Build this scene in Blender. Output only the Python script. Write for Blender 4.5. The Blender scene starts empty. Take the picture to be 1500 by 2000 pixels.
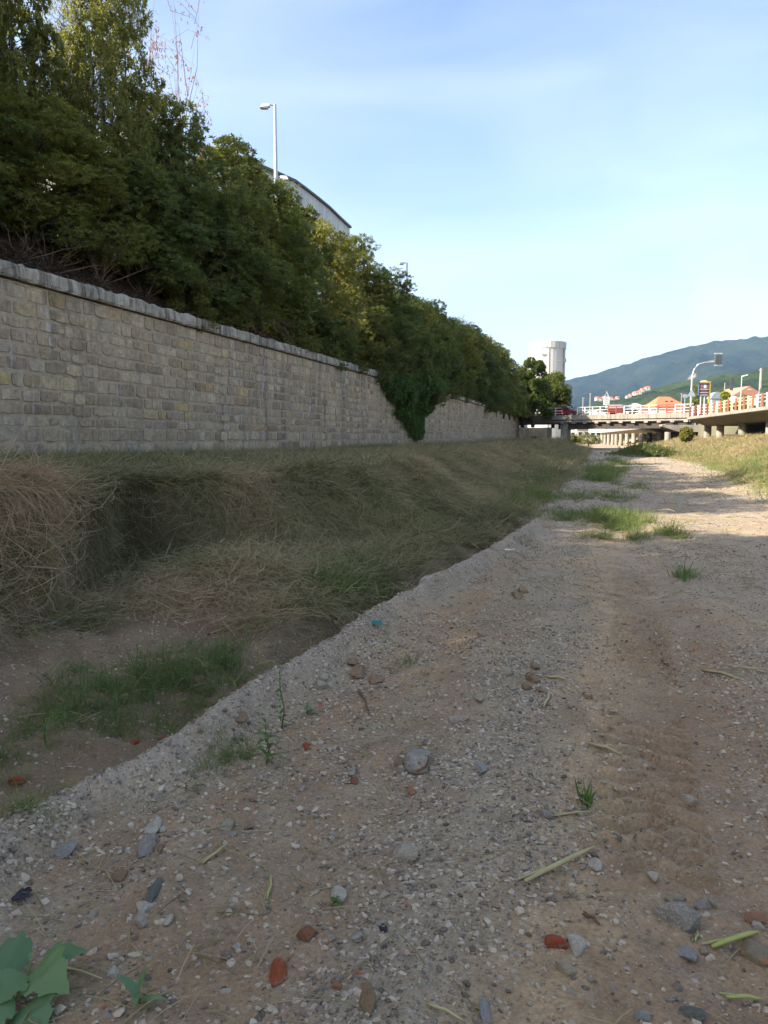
import bpy, math, random
import numpy as np
from mathutils import Vector, Matrix

R = math.radians
sc = bpy.context.scene
col = sc.collection
rnd = random.Random(7)
NR = np.random.default_rng(11)

# ------------------------------------------------------------------ camera
CAMZ, PITCH, F = 1.6, R(5.6), 1480.0
cam = bpy.data.objects.new('camera', bpy.data.cameras.new('camera'))
col.objects.link(cam)
cam.location = (0, 0, CAMZ)
cam.rotation_euler = (R(90) - PITCH, 0, 0)
cam.data.sensor_fit = 'VERTICAL'
cam.data.sensor_height = 24.0
cam.data.lens = 24.0 * F / 2000.0
cam.data.clip_start = 0.05
cam.data.clip_end = 20000
sc.camera = cam

# ------------------------------------------------------------------ light
SUN_EL = R(32)
SUN_DIR = Vector((-0.955, -0.297, 0)).normalized() * math.cos(SUN_EL) + Vector((0, 0, math.sin(SUN_EL)))
sun = bpy.data.objects.new('sun', bpy.data.lights.new('sun', 'SUN'))
col.objects.link(sun)
sun.data.energy = 2.9
sun.data.angle = R(0.53)
sun.data.color = (1.0, 0.90, 0.74)
sun.rotation_euler = SUN_DIR.to_track_quat('Z', 'Y').to_euler()

world = bpy.data.worlds.new('World')
sc.world = world
world.use_nodes = True
wt = world.node_tree
wt.nodes.clear()


def link(nt, a, b):
    nt.links.new(a, b)


def build_world():
    n = wt.nodes
    out = n.new('ShaderNodeOutputWorld')
    bg = n.new('ShaderNodeBackground')
    bg.inputs['Strength'].default_value = 0.072
    sky = n.new('ShaderNodeTexSky')
    sky.sky_type = 'NISHITA'
    sky.sun_disc = False
    sky.sun_elevation = SUN_EL
    sky.sun_rotation = math.atan2(SUN_DIR.x, SUN_DIR.y)
    sky.air_density = 1.0
    sky.dust_density = 2.0
    sky.ozone_density = 1.2
    # thin high cloud: soft wisps over the blue
    tc = n.new('ShaderNodeTexCoord')
    mp = n.new('ShaderNodeMapping')
    mp.inputs['Rotation'].default_value = (0.1, 0.25, 0.3)
    mp.inputs['Scale'].default_value = (1.3, 1.3, 4.2)
    wt.links.new(tc.outputs['Generated'], mp.inputs['Vector'])
    nz = n.new('ShaderNodeTexNoise')
    nz.inputs['Scale'].default_value = 1.7
    nz.inputs['Detail'].default_value = 7
    nz.inputs['Roughness'].default_value = 0.45
    nz.inputs['Distortion'].default_value = 0.5
    wt.links.new(mp.outputs[0], nz.inputs['Vector'])
    rp = n.new('ShaderNodeMapRange')
    rp.inputs['From Min'].default_value = 0.36
    rp.inputs['From Max'].default_value = 0.72
    rp.inputs['To Min'].default_value = 0.0
    rp.inputs['To Max'].default_value = 0.13
    wt.links.new(nz.outputs['Fac'], rp.inputs['Value'])
    mix = n.new('ShaderNodeMixRGB')
    mix.inputs['Color2'].default_value = (8.6, 8.2, 8.5, 1)
    wt.links.new(rp.outputs[0], mix.inputs['Fac'])
    wt.links.new(sky.outputs[0], mix.inputs['Color1'])
    wt.links.new(mix.outputs[0], bg.inputs['Color'])
    wt.links.new(bg.outputs[0], out.inputs['Surface'])


build_world()
sc.view_settings.view_transform = 'Standard'
sc.view_settings.look = 'None'
sc.view_settings.gamma = 1.0
sc.view_settings.use_curve_mapping = False
sc.view_settings.exposure = 2.18
sc.render.engine = 'CYCLES'
sc.cycles.max_bounces = 7
sc.cycles.diffuse_bounces = 4
sc.cycles.glossy_bounces = 2
sc.cycles.transmission_bounces = 4
sc.cycles.transparent_max_bounces = 8
sc.cycles.volume_bounces = 0
sc.cycles.use_denoising = True
sc.cycles.caustics_reflective = False
sc.cycles.caustics_refractive = False

# ------------------------------------------------------------------ place helpers
COS, SIN = 0.9620, 0.2730          # the wall runs along d = (SIN, COS)
WX = -11.46                        # wall foot where Y = 0


def W(s, t, z=0.0):
    """s metres out from the wall towards the river, t metres along it."""
    return (WX + s * COS + t * SIN, t * COS - s * SIN, z)


def ST(x, y):
    x = x - WX
    return x * COS - y * SIN, x * SIN + y * COS


def ray(px, py):
    u, v = px - 750.0, py - 1000.0
    return u, F * math.cos(PITCH) - v * math.sin(PITCH), -(v * math.cos(PITCH) + F * math.sin(PITCH))


def at(px, py, Y):
    u, f, d = ray(px, py)
    k = Y / f
    return Vector((u * k, Y, CAMZ + d * k))


def onplane(px, py, z=0.0):
    u, f, d = ray(px, py)
    k = (z - CAMZ) / d
    return Vector((u * k, f * k, z))


def onground(px, py):
    z = 0.0
    for _ in range(8):
        p = onplane(px, py, z)
        s, t = ST(p.x, p.y)
        z = 0.5 * z + 0.5 * float(HZ(np.array([s]), np.array([t]))[0])
    p = onplane(px, py, z)
    return p


# ------------------------------------------------------------------ noise
def _hash(ix, iy, seed):
    n = (ix.astype(np.int64) * 374761393 + iy.astype(np.int64) * 668265263 + seed * 974634777) & 0xffffffff
    n = ((n ^ (n >> 13)) * 1274126177) & 0xffffffff
    n = n ^ (n >> 16)
    return (n & 0xffff) / 65535.0


def vn(x, y, seed=0):
    ix, iy = np.floor(x), np.floor(y)
    fx, fy = x - ix, y - iy
    fx = fx * fx * (3 - 2 * fx)
    fy = fy * fy * (3 - 2 * fy)
    a = _hash(ix, iy, seed); b = _hash(ix + 1, iy, seed)
    c = _hash(ix, iy + 1, seed); d = _hash(ix + 1, iy + 1, seed)
    return (a * (1 - fx) + b * fx) * (1 - fy) + (c * (1 - fx) + d * fx) * fy


def fbm(x, y, seed=0, octs=4, gain=0.5):
    r = 0; a = 1.0; tot = 0
    for i in range(octs):
        r = r + a * vn(x, y, seed + i * 17)
        tot += a
        a *= gain
        x = x * 2.03 + 5.1
        y = y * 2.03 + 9.7
    return r / tot


def sstep(a, b, x):
    k = np.clip((x - a) / (b - a), 0, 1)
    return k * k * (3 - 2 * k)


# ------------------------------------------------------------------ mesh helpers
class MB:
    """collects shapes for one mesh"""
    def __init__(self):
        self.v = []; self.f = []; self.m = []

    def add(self, vs, fs, mi=0):
        o = len(self.v)
        self.v += [tuple(p) for p in vs]
        self.f += [tuple(i + o for i in f) for f in fs]
        self.m += [mi] * len(fs)
        return self

    def box(self, c, size, mat=None, mi=0):
        x, y, z = size[0] / 2, size[1] / 2, size[2] / 2
        vs = [Vector(p) for p in ((-x, -y, -z), (x, -y, -z), (x, y, -z), (-x, y, -z), (-x, -y, z), (x, -y, z), (x, y, z), (-x, y, z))]
        if mat is not None:
            vs = [mat @ p for p in vs]
        vs = [p + Vector(c) for p in vs]
        return self.add(vs, [(0, 3, 2, 1), (4, 5, 6, 7), (0, 1, 5, 4), (1, 2, 6, 5), (2, 3, 7, 6), (3, 0, 4, 7)], mi)

    def hexa(self, bottom, top, mi=0):
        n = len(bottom)
        fs = [tuple(range(n - 1, -1, -1)), tuple(range(n, 2 * n))]
        fs += [(i, (i + 1) % n, n + (i + 1) % n, n + i) for i in range(n)]
        return self.add(list(bottom) + list(top), fs, mi)

    def tube(self, pts, rads, n=6, cap=True, mi=0):
        pts = [Vector(p) for p in pts]
        if not hasattr(rads, '__len__'):
            rads = [rads] * len(pts)
        vs = []; fs = []
        for i, p in enumerate(pts):
            d = (pts[min(i + 1, len(pts) - 1)] - pts[max(i - 1, 0)])
            d = d.normalized() if d.length > 1e-9 else Vector((0, 0, 1))
            a = d.cross(Vector((0.13, 0.27, 0.95)) if abs(d.z) < 0.9 else Vector((1, 0.1, 0))).normalized()
            b = d.cross(a)
            for k in range(n):
                th = 2 * math.pi * k / n
                vs.append(p + (a * math.cos(th) + b * math.sin(th)) * rads[i])
        for i in range(len(pts) - 1):
            for k in range(n):
                k2 = (k + 1) % n
                fs.append((i * n + k, i * n + k2, (i + 1) * n + k2, (i + 1) * n + k))
        if cap:
            fs.append(tuple(range(n - 1, -1, -1)))
            fs.append(tuple((len(pts) - 1) * n + k for k in range(n)))
        return self.add(vs, fs, mi)

    def mesh(self, name, mats, smooth=False):
        me = bpy.data.meshes.new(name)
        me.from_pydata(self.v, [], self.f)
        for m in (mats if isinstance(mats, (list, tuple)) else [mats]):
            me.materials.append(m)
        if any(self.m):
            me.polygons.foreach_set('material_index', self.m)
        if smooth:
            me.polygons.foreach_set('use_smooth', [True] * len(me.polygons))
        me.update()
        return me

    def build(self, name, mats, parent=None, smooth=False, origin=None):
        if origin is not None:
            o = Vector(origin)
            self.v = [tuple(Vector(p) - o) for p in self.v]
        ob = bpy.data.objects.new(name, self.mesh(name, mats, smooth))
        if origin is not None:
            ob.location = origin
        col.objects.link(ob)
        if parent is not None:
            attach(ob, parent)
        return ob


def attach(ob, parent):
    ob.parent = parent
    # parents stand unrotated and unscaled unless stated: keep the child where it was built
    ob.matrix_parent_inverse = Matrix.Translation(-Vector(parent.location)) if parent.get('world_children') else Matrix.Identity(4)


def np_mesh(name, verts, faces, mats, smooth=False, attrs=None):
    """verts (N,3), faces (M,k) of equal size k; attrs {name: (N,) or (N,4)}"""
    verts = np.asarray(verts, dtype=np.float32)
    faces = np.asarray(faces, dtype=np.int32)
    k = faces.shape[1]
    me = bpy.data.meshes.new(name)
    me.vertices.add(len(verts))
    me.vertices.foreach_set('co', verts.ravel())
    me.loops.add(faces.size)
    me.loops.foreach_set('vertex_index', faces.ravel())
    me.polygons.add(len(faces))
    me.polygons.foreach_set('loop_start', np.arange(0, faces.size, k, dtype=np.int32))
    try:
        me.polygons.foreach_set('loop_total', np.full(len(faces), k, dtype=np.int32))
    except Exception:
        pass
    me.polygons.foreach_set('use_smooth', np.full(len(faces), smooth, dtype=bool))
    for m in (mats if isinstance(mats, (list, tuple)) else [mats]):
        me.materials.append(m)
    for an, av in (attrs or {}).items():
        av = np.asarray(av, dtype=np.float32)
        if av.ndim == 1:
            a = me.attributes.new(an, 'FLOAT', 'POINT')
            a.data.foreach_set('value', av)
        else:
            a = me.attributes.new(an, 'FLOAT_COLOR', 'POINT')
            a.data.foreach_set('color', av.ravel())
    me.update(calc_edges=True)
    me.validate()
    return me


def obj(name, me, parent=None):
    o = bpy.data.objects.new(name, me)
    col.objects.link(o)
    if parent is not None:
        attach(o, parent)
    return o


def tag(o, label=None, cat=None, group=None, kind=None):
    if label: o['label'] = label
    if cat: o['category'] = cat
    if group: o['group'] = group
    if kind: o['kind'] = kind
    return o


def thing(name, label, cat, loc=(0, 0, 0), group=None):
    """an Empty at the thing's base; children are built in world coordinates"""
    o = bpy.data.objects.new(name, None)
    o.empty_display_size = 0.2
    col.objects.link(o)
    o.location = loc
    o['world_children'] = True
    return tag(o, label, cat, group)


# ------------------------------------------------------------------ materials
class NT:
    def __init__(self, name):
        self.mat = bpy.data.materials.new(name)
        self.mat.use_nodes = True
        self.nt = self.mat.node_tree
        self.nt.nodes.clear()
        self.out = self.nt.nodes.new('ShaderNodeOutputMaterial')

    def n(self, typ, props=None, **ins):
        nd = self.nt.nodes.new('ShaderNode' + typ)
        for k, v in (props or {}).items():
            setattr(nd, k, v)
        for k, v in ins.items():
            k = k.replace('_', ' ')
            sk = nd.inputs[int(k[1:])] if k[0] == 'i' and k[1:].isdigit() else nd.inputs[k]
            if hasattr(v, 'is_output') or isinstance(v, bpy.types.NodeSocket):
                self.nt.links.new(v, sk)
            else:
                sk.default_value = v
        return nd

    def coord(self, kind='Object', scale=(1, 1, 1)):
        c = self.n('TexCoord').outputs[kind] if kind != 'World' else self.n('NewGeometry').outputs['Position']
        return self.n('Mapping', Vector=c, Scale=scale).outputs[0]

    def noise(self, vec, scale, detail=4, rough=0.55, dist=0.0):
        return self.n('TexNoise', Vector=vec, Scale=scale, Detail=detail, Roughness=rough, Distortion=dist).outputs['Fac']

    def ramp(self, fac, stops, interp='LINEAR'):
        nd = self.n('ValToRGB', Fac=fac)
        nd.color_ramp.interpolation = interp
        el = nd.color_ramp.elements
        while len(el) < len(stops):
            el.new(0.5)
        for e, (p, c) in zip(el, stops):
            e.position = p
            e.color = (c[0], c[1], c[2], 1) if hasattr(c, '__len__') else (c, c, c, 1)
        return nd.outputs['Color']

    def mix(self, fac, a, b, blend='MIX'):
        nd = self.n('MixRGB', {'blend_type': blend})
        for sk, v in zip(nd.inputs, (fac, a, b)):
            if isinstance(v, bpy.types.NodeSocket):
                self.nt.links.new(v, sk)
            elif hasattr(v, '__len__'):
                sk.default_value = (v[0], v[1], v[2], 1)
            else:
                sk.default_value = v
        return nd.outputs[0]

    def math(self, op, a, b=0.0):
        nd = self.n('Math', {'operation': op})
        for sk, v in zip(nd.inputs, (a, b)):
            if isinstance(v, bpy.types.NodeSocket):
                self.nt.links.new(v, sk)
            else:
                sk.default_value = v
        return nd.outputs[0]

    def attr(self, name, typ='GEOMETRY', out='Fac'):
        return self.n('Attribute', {'attribute_name': name, 'attribute_type': typ}).outputs[out]

    def bump(self, h, strength=0.4, dist=0.02):
        return self.n('Bump', Height=h, Strength=strength, Distance=dist).outputs[0]

    def finish(self, color, rough=0.85, normal=None, metal=0.0, spec=0.3, **extra):
        b = self.n('BsdfPrincipled')
        for k, v in (('Base Color', color), ('Roughness', rough), ('Metallic', metal), ('Specular IOR Level', spec), ('Normal', normal)) + tuple(extra.items()):
            if v is None:
                continue
            sk = b.inputs[k]
            if isinstance(v, bpy.types.NodeSocket):
                self.nt.links.new(v, sk)
            elif hasattr(v, '__len__') and len(v) == 3:
                sk.default_value = (v[0], v[1], v[2], 1)
            else:
                sk.default_value = v
        self.nt.links.new(b.outputs[0], self.out.inputs['Surface'])
        return self.mat


def simple(name, c1, c2=None, scale=3.0, rough=0.8, bump=0.0, bscale=30.0, metal=0.0, spec=0.3, dirt=None, coord='Object'):
    m = NT(name)
    v = m.coord(coord)
    c2 = c2 or tuple(x * 0.72 for x in c1)
    f = m.noise(v, scale, 5, 0.6)
    c = m.ramp(f, [(0.3, c2), (0.68, c1)])
    if dirt:
        streak = m.noise(m.coord(coord, (1, 1, 0.12)), scale * 2.2, 4, 0.6)
        c = m.mix(m.ramp(streak, [(0.48, 0.0), (0.72, 0.8)]), c, dirt)
    nrm = m.bump(m.noise(v, bscale, 4), bump, 0.02) if bump else None
    return m.finish(c, rough, nrm, metal, spec)


def leaf_mat(name, stops, trans=0.35, rough=0.45, spec=0.35):
    """foliage: colour by leaf and by clump, light passing through the blade"""
    m = NT(name)
    t = m.attr('tint')
    big = m.noise(m.coord('World'), 0.9, 2)
    rn = m.n('ObjectInfo').outputs['Random']
    f = m.math('ADD', m.math('MULTIPLY', t, 0.62), m.math('MULTIPLY', big, 0.52))
    f = m.math('ADD', f, m.math('MULTIPLY', m.math('SUBTRACT', rn, 0.5), 0.42))
    f = m.math('ADD', f, 0.13)
    c = m.ramp(f, stops)
    p = m.n('BsdfPrincipled', Roughness=rough)
    p.inputs['Specular IOR Level'].default_value = spec
    m.nt.links.new(c, p.inputs['Base Color'])
    tr = m.n('BsdfTranslucent')
    m.nt.links.new(m.mix(0.5, c, (0.55, 0.60, 0.08), 'OVERLAY'), tr.inputs['Color'])
    mx = m.n('MixShader', Fac=trans)
    m.nt.links.new(p.outputs[0], mx.inputs[1])
    m.nt.links.new(tr.outputs[0], mx.inputs[2])
    m.nt.links.new(mx.outputs[0], m.out.inputs['Surface'])
    return m.mat


def blade_mat(name, stops, trans=0.25):
    """grass: 'tint' comes with each instanced tuft, 'btint' with each blade"""
    m = NT(name)
    t = m.attr('tint', 'INSTANCER')
    b = m.attr('btint')
    f = m.math('ADD', m.math('MULTIPLY', t, 0.72), m.math('MULTIPLY', m.math('SUBTRACT', b, 0.35), 0.42))
    c = m.ramp(f, stops)
    p = m.n('BsdfPrincipled', Roughness=0.7)
    p.inputs['Specular IOR Level'].default_value = 0.2
    m.nt.links.new(c, p.inputs['Base Color'])
    tr = m.n('BsdfTranslucent')
    m.nt.links.new(c, tr.inputs['Color'])
    mx = m.n('MixShader', Fac=trans)
    m.nt.links.new(p.outputs[0], mx.inputs[1])
    m.nt.links.new(tr.outputs[0], mx.inputs[2])
    m.nt.links.new(mx.outputs[0], m.out.inputs['Surface'])
    return m.mat


def scatter(name, pts, rot, scl, tint, vid, sources, label=None):
    """one object of kind stuff: small meshes instanced on points"""
    me = bpy.data.meshes.new(name)
    n = len(pts)
    me.vertices.add(n)
    me.vertices.foreach_set('co', np.asarray(pts, dtype=np.float32).ravel())
    for an, typ, key, av in (('irot', 'FLOAT_VECTOR', 'vector', rot), ('iscl', 'FLOAT_VECTOR', 'vector', scl), ('tint', 'FLOAT', 'value', tint), ('vid', 'INT', 'value', vid)):
        a = me.attributes.new(an, typ, 'POINT')
        a.data.foreach_set(key, np.asarray(av, dtype=np.int32 if typ == 'INT' else np.float32).ravel())
    ob = obj(name, me)
    g = bpy.data.node_groups.new(name + '_scatter', 'GeometryNodeTree')
    g.interface.new_socket('Geometry', in_out='INPUT', socket_type='NodeSocketGeometry')
    g.interface.new_socket('Geometry', in_out='OUTPUT', socket_type='NodeSocketGeometry')
    N = g.nodes
    gi, go = N.new('NodeGroupInput'), N.new('NodeGroupOutput')
    join = N.new('GeometryNodeJoinGeometry')
    for s in sources:
        oi = N.new('GeometryNodeObjectInfo')
        oi.inputs['Object'].default_value = s
        oi.inputs['As Instance'].default_value = True
        g.links.new(oi.outputs['Geometry'], join.inputs[0])
    iop = N.new('GeometryNodeInstanceOnPoints')
    iop.inputs['Pick Instance'].default_value = True
    g.links.new(gi.outputs[0], iop.inputs['Points'])
    g.links.new(join.outputs[0], iop.inputs['Instance'])

    def named(an, typ):
        a = N.new('GeometryNodeInputNamedAttribute')
        a.data_type = typ
        a.inputs['Name'].default_value = an
        return a.outputs['Attribute']
    g.links.new(named('vid', 'INT'), iop.inputs['Instance Index'])
    e2r = N.new('FunctionNodeEulerToRotation')
    g.links.new(named('irot', 'FLOAT_VECTOR'), e2r.inputs[0])
    g.links.new(e2r.outputs[0], iop.inputs['Rotation'])
    g.links.new(named('iscl', 'FLOAT_VECTOR'), iop.inputs['Scale'])
    g.links.new(iop.outputs[0], go.inputs[0])
    md = ob.modifiers.new('scatter', 'NODES')
    md.node_group = g
    return tag(ob, label, None, None, 'stuff')


def basis_euler(nx, nz):
    """Euler XYZ of frames with local z = nz and local x close to nx; arrays (N,3)"""
    nz = nz / np.linalg.norm(nz, axis=1, keepdims=True)
    nx = nx - nz * np.sum(nx * nz, axis=1, keepdims=True)
    nx = nx / np.maximum(np.linalg.norm(nx, axis=1, keepdims=True), 1e-9)
    ny = np.cross(nz, nx)
    sy = -nx[:, 2]
    ey = np.arcsin(np.clip(sy, -1, 1))
    ex = np.arctan2(ny[:, 2], nz[:, 2])
    ez = np.arctan2(nx[:, 1], nx[:, 0])
    return np.stack([ex, ey, ez], axis=1)

# ================================================================== GROUND
TOE_T = [-10, 5, 7.6, 8.6, 9.6, 11.2, 12.6, 14.2, 17, 25, 60, 110, 130, 300]
TOE_S = [6.2, 6.2, 6.3, 6.35, 6.0, 5.5, 7.3, 8.3, 8.9, 9.0, 9.1, 8.6, 7.5, 7.5]
WID_T = [-10, 7.2, 8.6, 11.6, 12.8, 15, 20, 40, 110, 300]
WID_S = [0.45, 0.40, 0.26, 0.30, 0.9, 1.9, 2.8, 3.6, 3.2, 3.0]
TOP_T = [-10, 15, 26, 50, 110, 300]
TOP_Z = [1.08, 1.05, 0.98, 0.84, 0.90, 0.9]
RID_T = [-10, 5.3, 7.5, 9.3, 13.6, 18.7, 40, 75, 110, 300]
RID_S = [8.55, 8.88, 9.13, 9.2, 9.62, 9.95, 9.9, 9.6, 9.4, 9.4]
RT_T = [-10, 30, 50, 87, 105, 300]
RT_S = [16.0, 16.2, 17.4, 17.3, 15.6, 15.6]


def tread(s, t):
    """two chevroned tyre prints pressed in the soil"""
    h = 0
    for c, w, t0, t1, dr, sd in ((11.32, 0.24, 5.6, 13.5, 0.045, 5), (9.98, 0.22, 11.0, 19.0, 0.02, 9)):
        cc = c + dr * (t - 6) * 0.3 + 0.05 * np.sin(t * 0.7)
        u = (s - cc) / w
        m = sstep(1.05, 0.75, np.abs(u)) * sstep(t0, t0 + 0.8, t) * sstep(t1, t1 - 1.5, t)
        m = m * sstep(0.30, 0.52, fbm(s * 1.6, t * 1.1, sd, 2))
        bar = sstep(-.15, .25, np.cos(2 * np.pi * (t + np.abs(u) * 0.10 + 0.015 * np.sin(s * 30)) / 0.15))
        h = h + m * (-0.046 + 0.062 * bar)
    return h


def HZ(s, t):
    s = np.asarray(s, float); t = np.asarray(t, float)
    toe = np.interp(t, TOE_T, TOE_S) + (fbm(t * 0.45, t * 0 + 3.3, 21, 3) - 0.5) * 0.9
    wid = np.interp(t, WID_T, WID_S)
    top = np.interp(t, TOP_T, TOP_Z)
    rid = np.interp(t, RID_T, RID_S) + (fbm(t * 1.1, t * 0 + 1.7, 31, 3) - 0.5) * 0.30
    near = sstep(24, 12, t)
    k = sstep(toe - wid, toe, s)
    k0 = sstep(toe - wid - 0.8, toe - 0.5 * wid, s)
    # left bank
    bump = (fbm(s * 1.0, t * 0.9, 41, 4) - 0.5) * 0.62 * (0.25 + 0.75 * k0) + (fbm(s * 3.0, t * 3.0, 43, 3) - 0.5) * 0.20 * (0.3 + 0.7 * k0)
    bil = 1 - np.abs(2 * vn(s * 1.05 + 3 * vn(s * .6, t * .6, 44), t * 0.95, 45) - 1)
    bil2 = 1 - np.abs(2 * vn(s * 2.6, t * 2.4 + 2 * vn(s, t, 46), 49) - 1)
    bump = bump + k0 * ((bil ** 0.6 - .6) * 0.52 + (bil2 ** 0.6 - .6) * 0.26)
    bank = top - 0.05 * np.clip(s / 5, 0, 1) + bump * (0.35 + 0.65 * sstep(0.0, 0.25, k)) * (1 - 0.6 * k)
    mound = 0.34 * np.exp(-(((s - 7.55) / 0.75) ** 2 + ((t - 10.2) / 1.0) ** 2)) + 0.10 * np.exp(-(((s - 8.3) / 0.4) ** 2 + ((t - 12.0) / 2.2) ** 2))
    # trench left of the ridge, deepest close to it
    tr = -0.20 * near * sstep(rid - 2.6, rid - 0.5, s) - 0.12 * near * sstep(rid - 0.75, rid - 0.2, s)
    berm = 0.11 * near * np.exp(-((s - (rid - 0.75)) / 0.22) ** 2) * sstep(0.35, 0.6, fbm(t * 0.7, t * 0, 57, 2)) * sstep(7, 9, t)
    trench = tr + berm + 0.03 + (fbm(s * 2.6, t * 2.6, 47, 4) - 0.5) * 0.18 * near + (fbm(s * 9, t * 9, 48, 3) - 0.5) * 0.06 * near + mound
    # river bed
    bed = 0.0 + (fbm(s * 0.5, t * 0.25, 51, 3) - 0.5) * 0.10 * sstep(10.0, 12, s + 0 * t)
    bed = bed + 0.15 * near * np.exp(-((s - rid - 0.07) / 0.13) ** 2) + (fbm(s * 3.0, t * 2.2, 53, 4) - 0.5) * 0.055
    bed = bed + (fbm(s * 11, t * 11, 55, 4) - 0.5) * 0.034 * sstep(20, 10, t) * (0.4 + 1.1 * sstep(.4, .6, fbm(s * 1.4, t * 1.1, 56, 2)))
    wr = 10.15 + 0.25 * np.sin(t * 0.35)
    bed = bed + 0.07 * np.exp(-((s - wr) / 0.16) ** 2) * sstep(6.5, 8.5, t) * sstep(20, 14, t) * (0.3 + 1.2 * fbm(s * 5, t * 3, 59, 3))
    rut = -0.035 * np.exp(-((s - 11.45) / 0.32) ** 2) - 0.03 * np.exp(-((s - 13.4) / 0.34) ** 2) + 0.02 * np.exp(-((s - 12.0) / 0.2) ** 2)
    bed = bed + rut * sstep(40, 25, t) + tread(s, t)
    # stony bars further along the channel
    bed = bed + 0.12 * sstep(18, 30, t) * (fbm(s * 0.35, t * 0.09, 61, 3) - 0.5)
    edge = sstep(rid - 0.07, rid + 0.02, s)
    low = trench * (1 - edge) + bed * edge
    z = bank * (1 - k) + low * k
    # right bank
    rt = np.interp(t, RT_T, RT_S) + (fbm(t * 0.15, t * 0 + 8, 71, 3) - 0.5) * 2.0
    kr = sstep(rt - 1.0, rt + 6.2, s)
    z = z + kr * (1.50 + (fbm(s * 0.7, t * 0.5, 73, 3) - 0.5) * 0.35)
    z = z + sstep(0.6, 0.0, np.abs(kr - 0.08) / 0.08) * 0.10 * fbm(s, t, 75, 2)
    return z


def grad(s, t, e=0.06):
    return (HZ(s + e, t) - HZ(s - e, t)) / (2 * e), (HZ(s, t + e) - HZ(s, t - e)) / (2 * e)


def masks(s, t):
    """where soil, gravel, mud and the grassed banks lie"""
    toe = np.interp(t, TOE_T, TOE_S) + (fbm(t * 0.45, t * 0 + 3.3, 21, 3) - 0.5) * 0.9
    rid = np.interp(t, RID_T, RID_S) + (fbm(t * 1.1, t * 0 + 1.7, 31, 3) - 0.5) * 0.30
    rt = np.interp(t, RT_T, RT_S) + (fbm(t * 0.15, t * 0 + 8, 71, 3) - 0.5) * 2.0
    lb = sstep(toe + 0.35, toe - 0.25, s)
    rb = sstep(rt - 0.6, rt + 0.8, s)
    tr = (1 - lb) * sstep(rid + 0.02, rid - 0.12, s)
    return toe, rid, rt, lb, rb, tr


C = lambda *a: np.array(a)
SOIL, TAN, GRAV, MUD, LIT, PALE = C(.325, .215, .122), C(.450, .310, .170), C(.360, .282, .185), C(.215, .145, .086), C(.190, .150, .085), C(.40, .325, .245)


def ground_colour(s, t):
    toe, rid, rt, lb, rb, tr = masks(s, t)
    n1 = fbm(s * 1.3, t * 0.7, 81, 4)
    n2 = fbm(s * 4.5, t * 3.0, 83, 4)
    wob = (fbm(s * 0.8, t * 0.5, 85, 3) - 0.5) * 0.9
    g = 0.25 + 0.9 * np.exp(-((s + wob - 10.50) / 0.34) ** 2) + 0.75 * sstep(11.75, 12.3, s + wob * 0.6) + 0.7 * sstep(9, 14, t) + 0.85 * np.exp(-((s - rid - 0.10) / 0.20) ** 2)
    g = np.clip(g + (n2 - 0.5) * 1.3, 0, 1)[..., None]
    c = SOIL * (1 - g) + GRAV * g
    tanm = np.exp(-((s + wob * 0.5 - 10.98) / 0.24) ** 2) * sstep(0.36, 0.56, n2 + 0.25 * n1) + 0.45 * sstep(0.55, 0.7, n1)
    tanm = np.clip(tanm, 0, 0.9)[..., None]
    c = c * (1 - tanm) + TAN * tanm
    rutm = np.clip(np.exp(-((s - 11.42) / 0.3) ** 2) * sstep(5, 6, t) * sstep(14, 10, t) * .45 * sstep(.40, .5, n1 + .3 * n2 - .05), 0, .8)[..., None]
    c = c * (1 - rutm) + C(.290, .190, .120) * rutm
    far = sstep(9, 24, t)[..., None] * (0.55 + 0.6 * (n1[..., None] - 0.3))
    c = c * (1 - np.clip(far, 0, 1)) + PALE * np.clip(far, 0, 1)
    m = np.clip(tr * (0.75 + 0.5 * (n2 - 0.5)), 0, 1)[..., None]
    c = c * (1 - m) + MUD * m
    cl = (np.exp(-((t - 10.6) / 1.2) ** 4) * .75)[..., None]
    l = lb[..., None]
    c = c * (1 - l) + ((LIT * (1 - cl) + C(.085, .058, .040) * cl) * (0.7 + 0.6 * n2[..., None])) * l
    r = rb[..., None]
    c = c * (1 - r) + (C(.30, .23, .11) * (0.6 + 0.8 * n2[..., None])) * r
    lip = (np.exp(-((s - rid - 0.06) / 0.10) ** 2) * sstep(22, 14, t) * .9 * (1 - tr))[..., None]
    c = c * (1 - lip) + C(.40, .32, .235) * lip
    c = c * (0.80 + 0.4 * fbm(s * 9, t * 9, 87, 3))[..., None]
    pebble = np.clip((1 - lb) * (1 - rb) * (0.35 + 0.65 * g[..., 0]) * (1 - 0.5 * tr), 0, 1)
    return c, pebble


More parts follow.
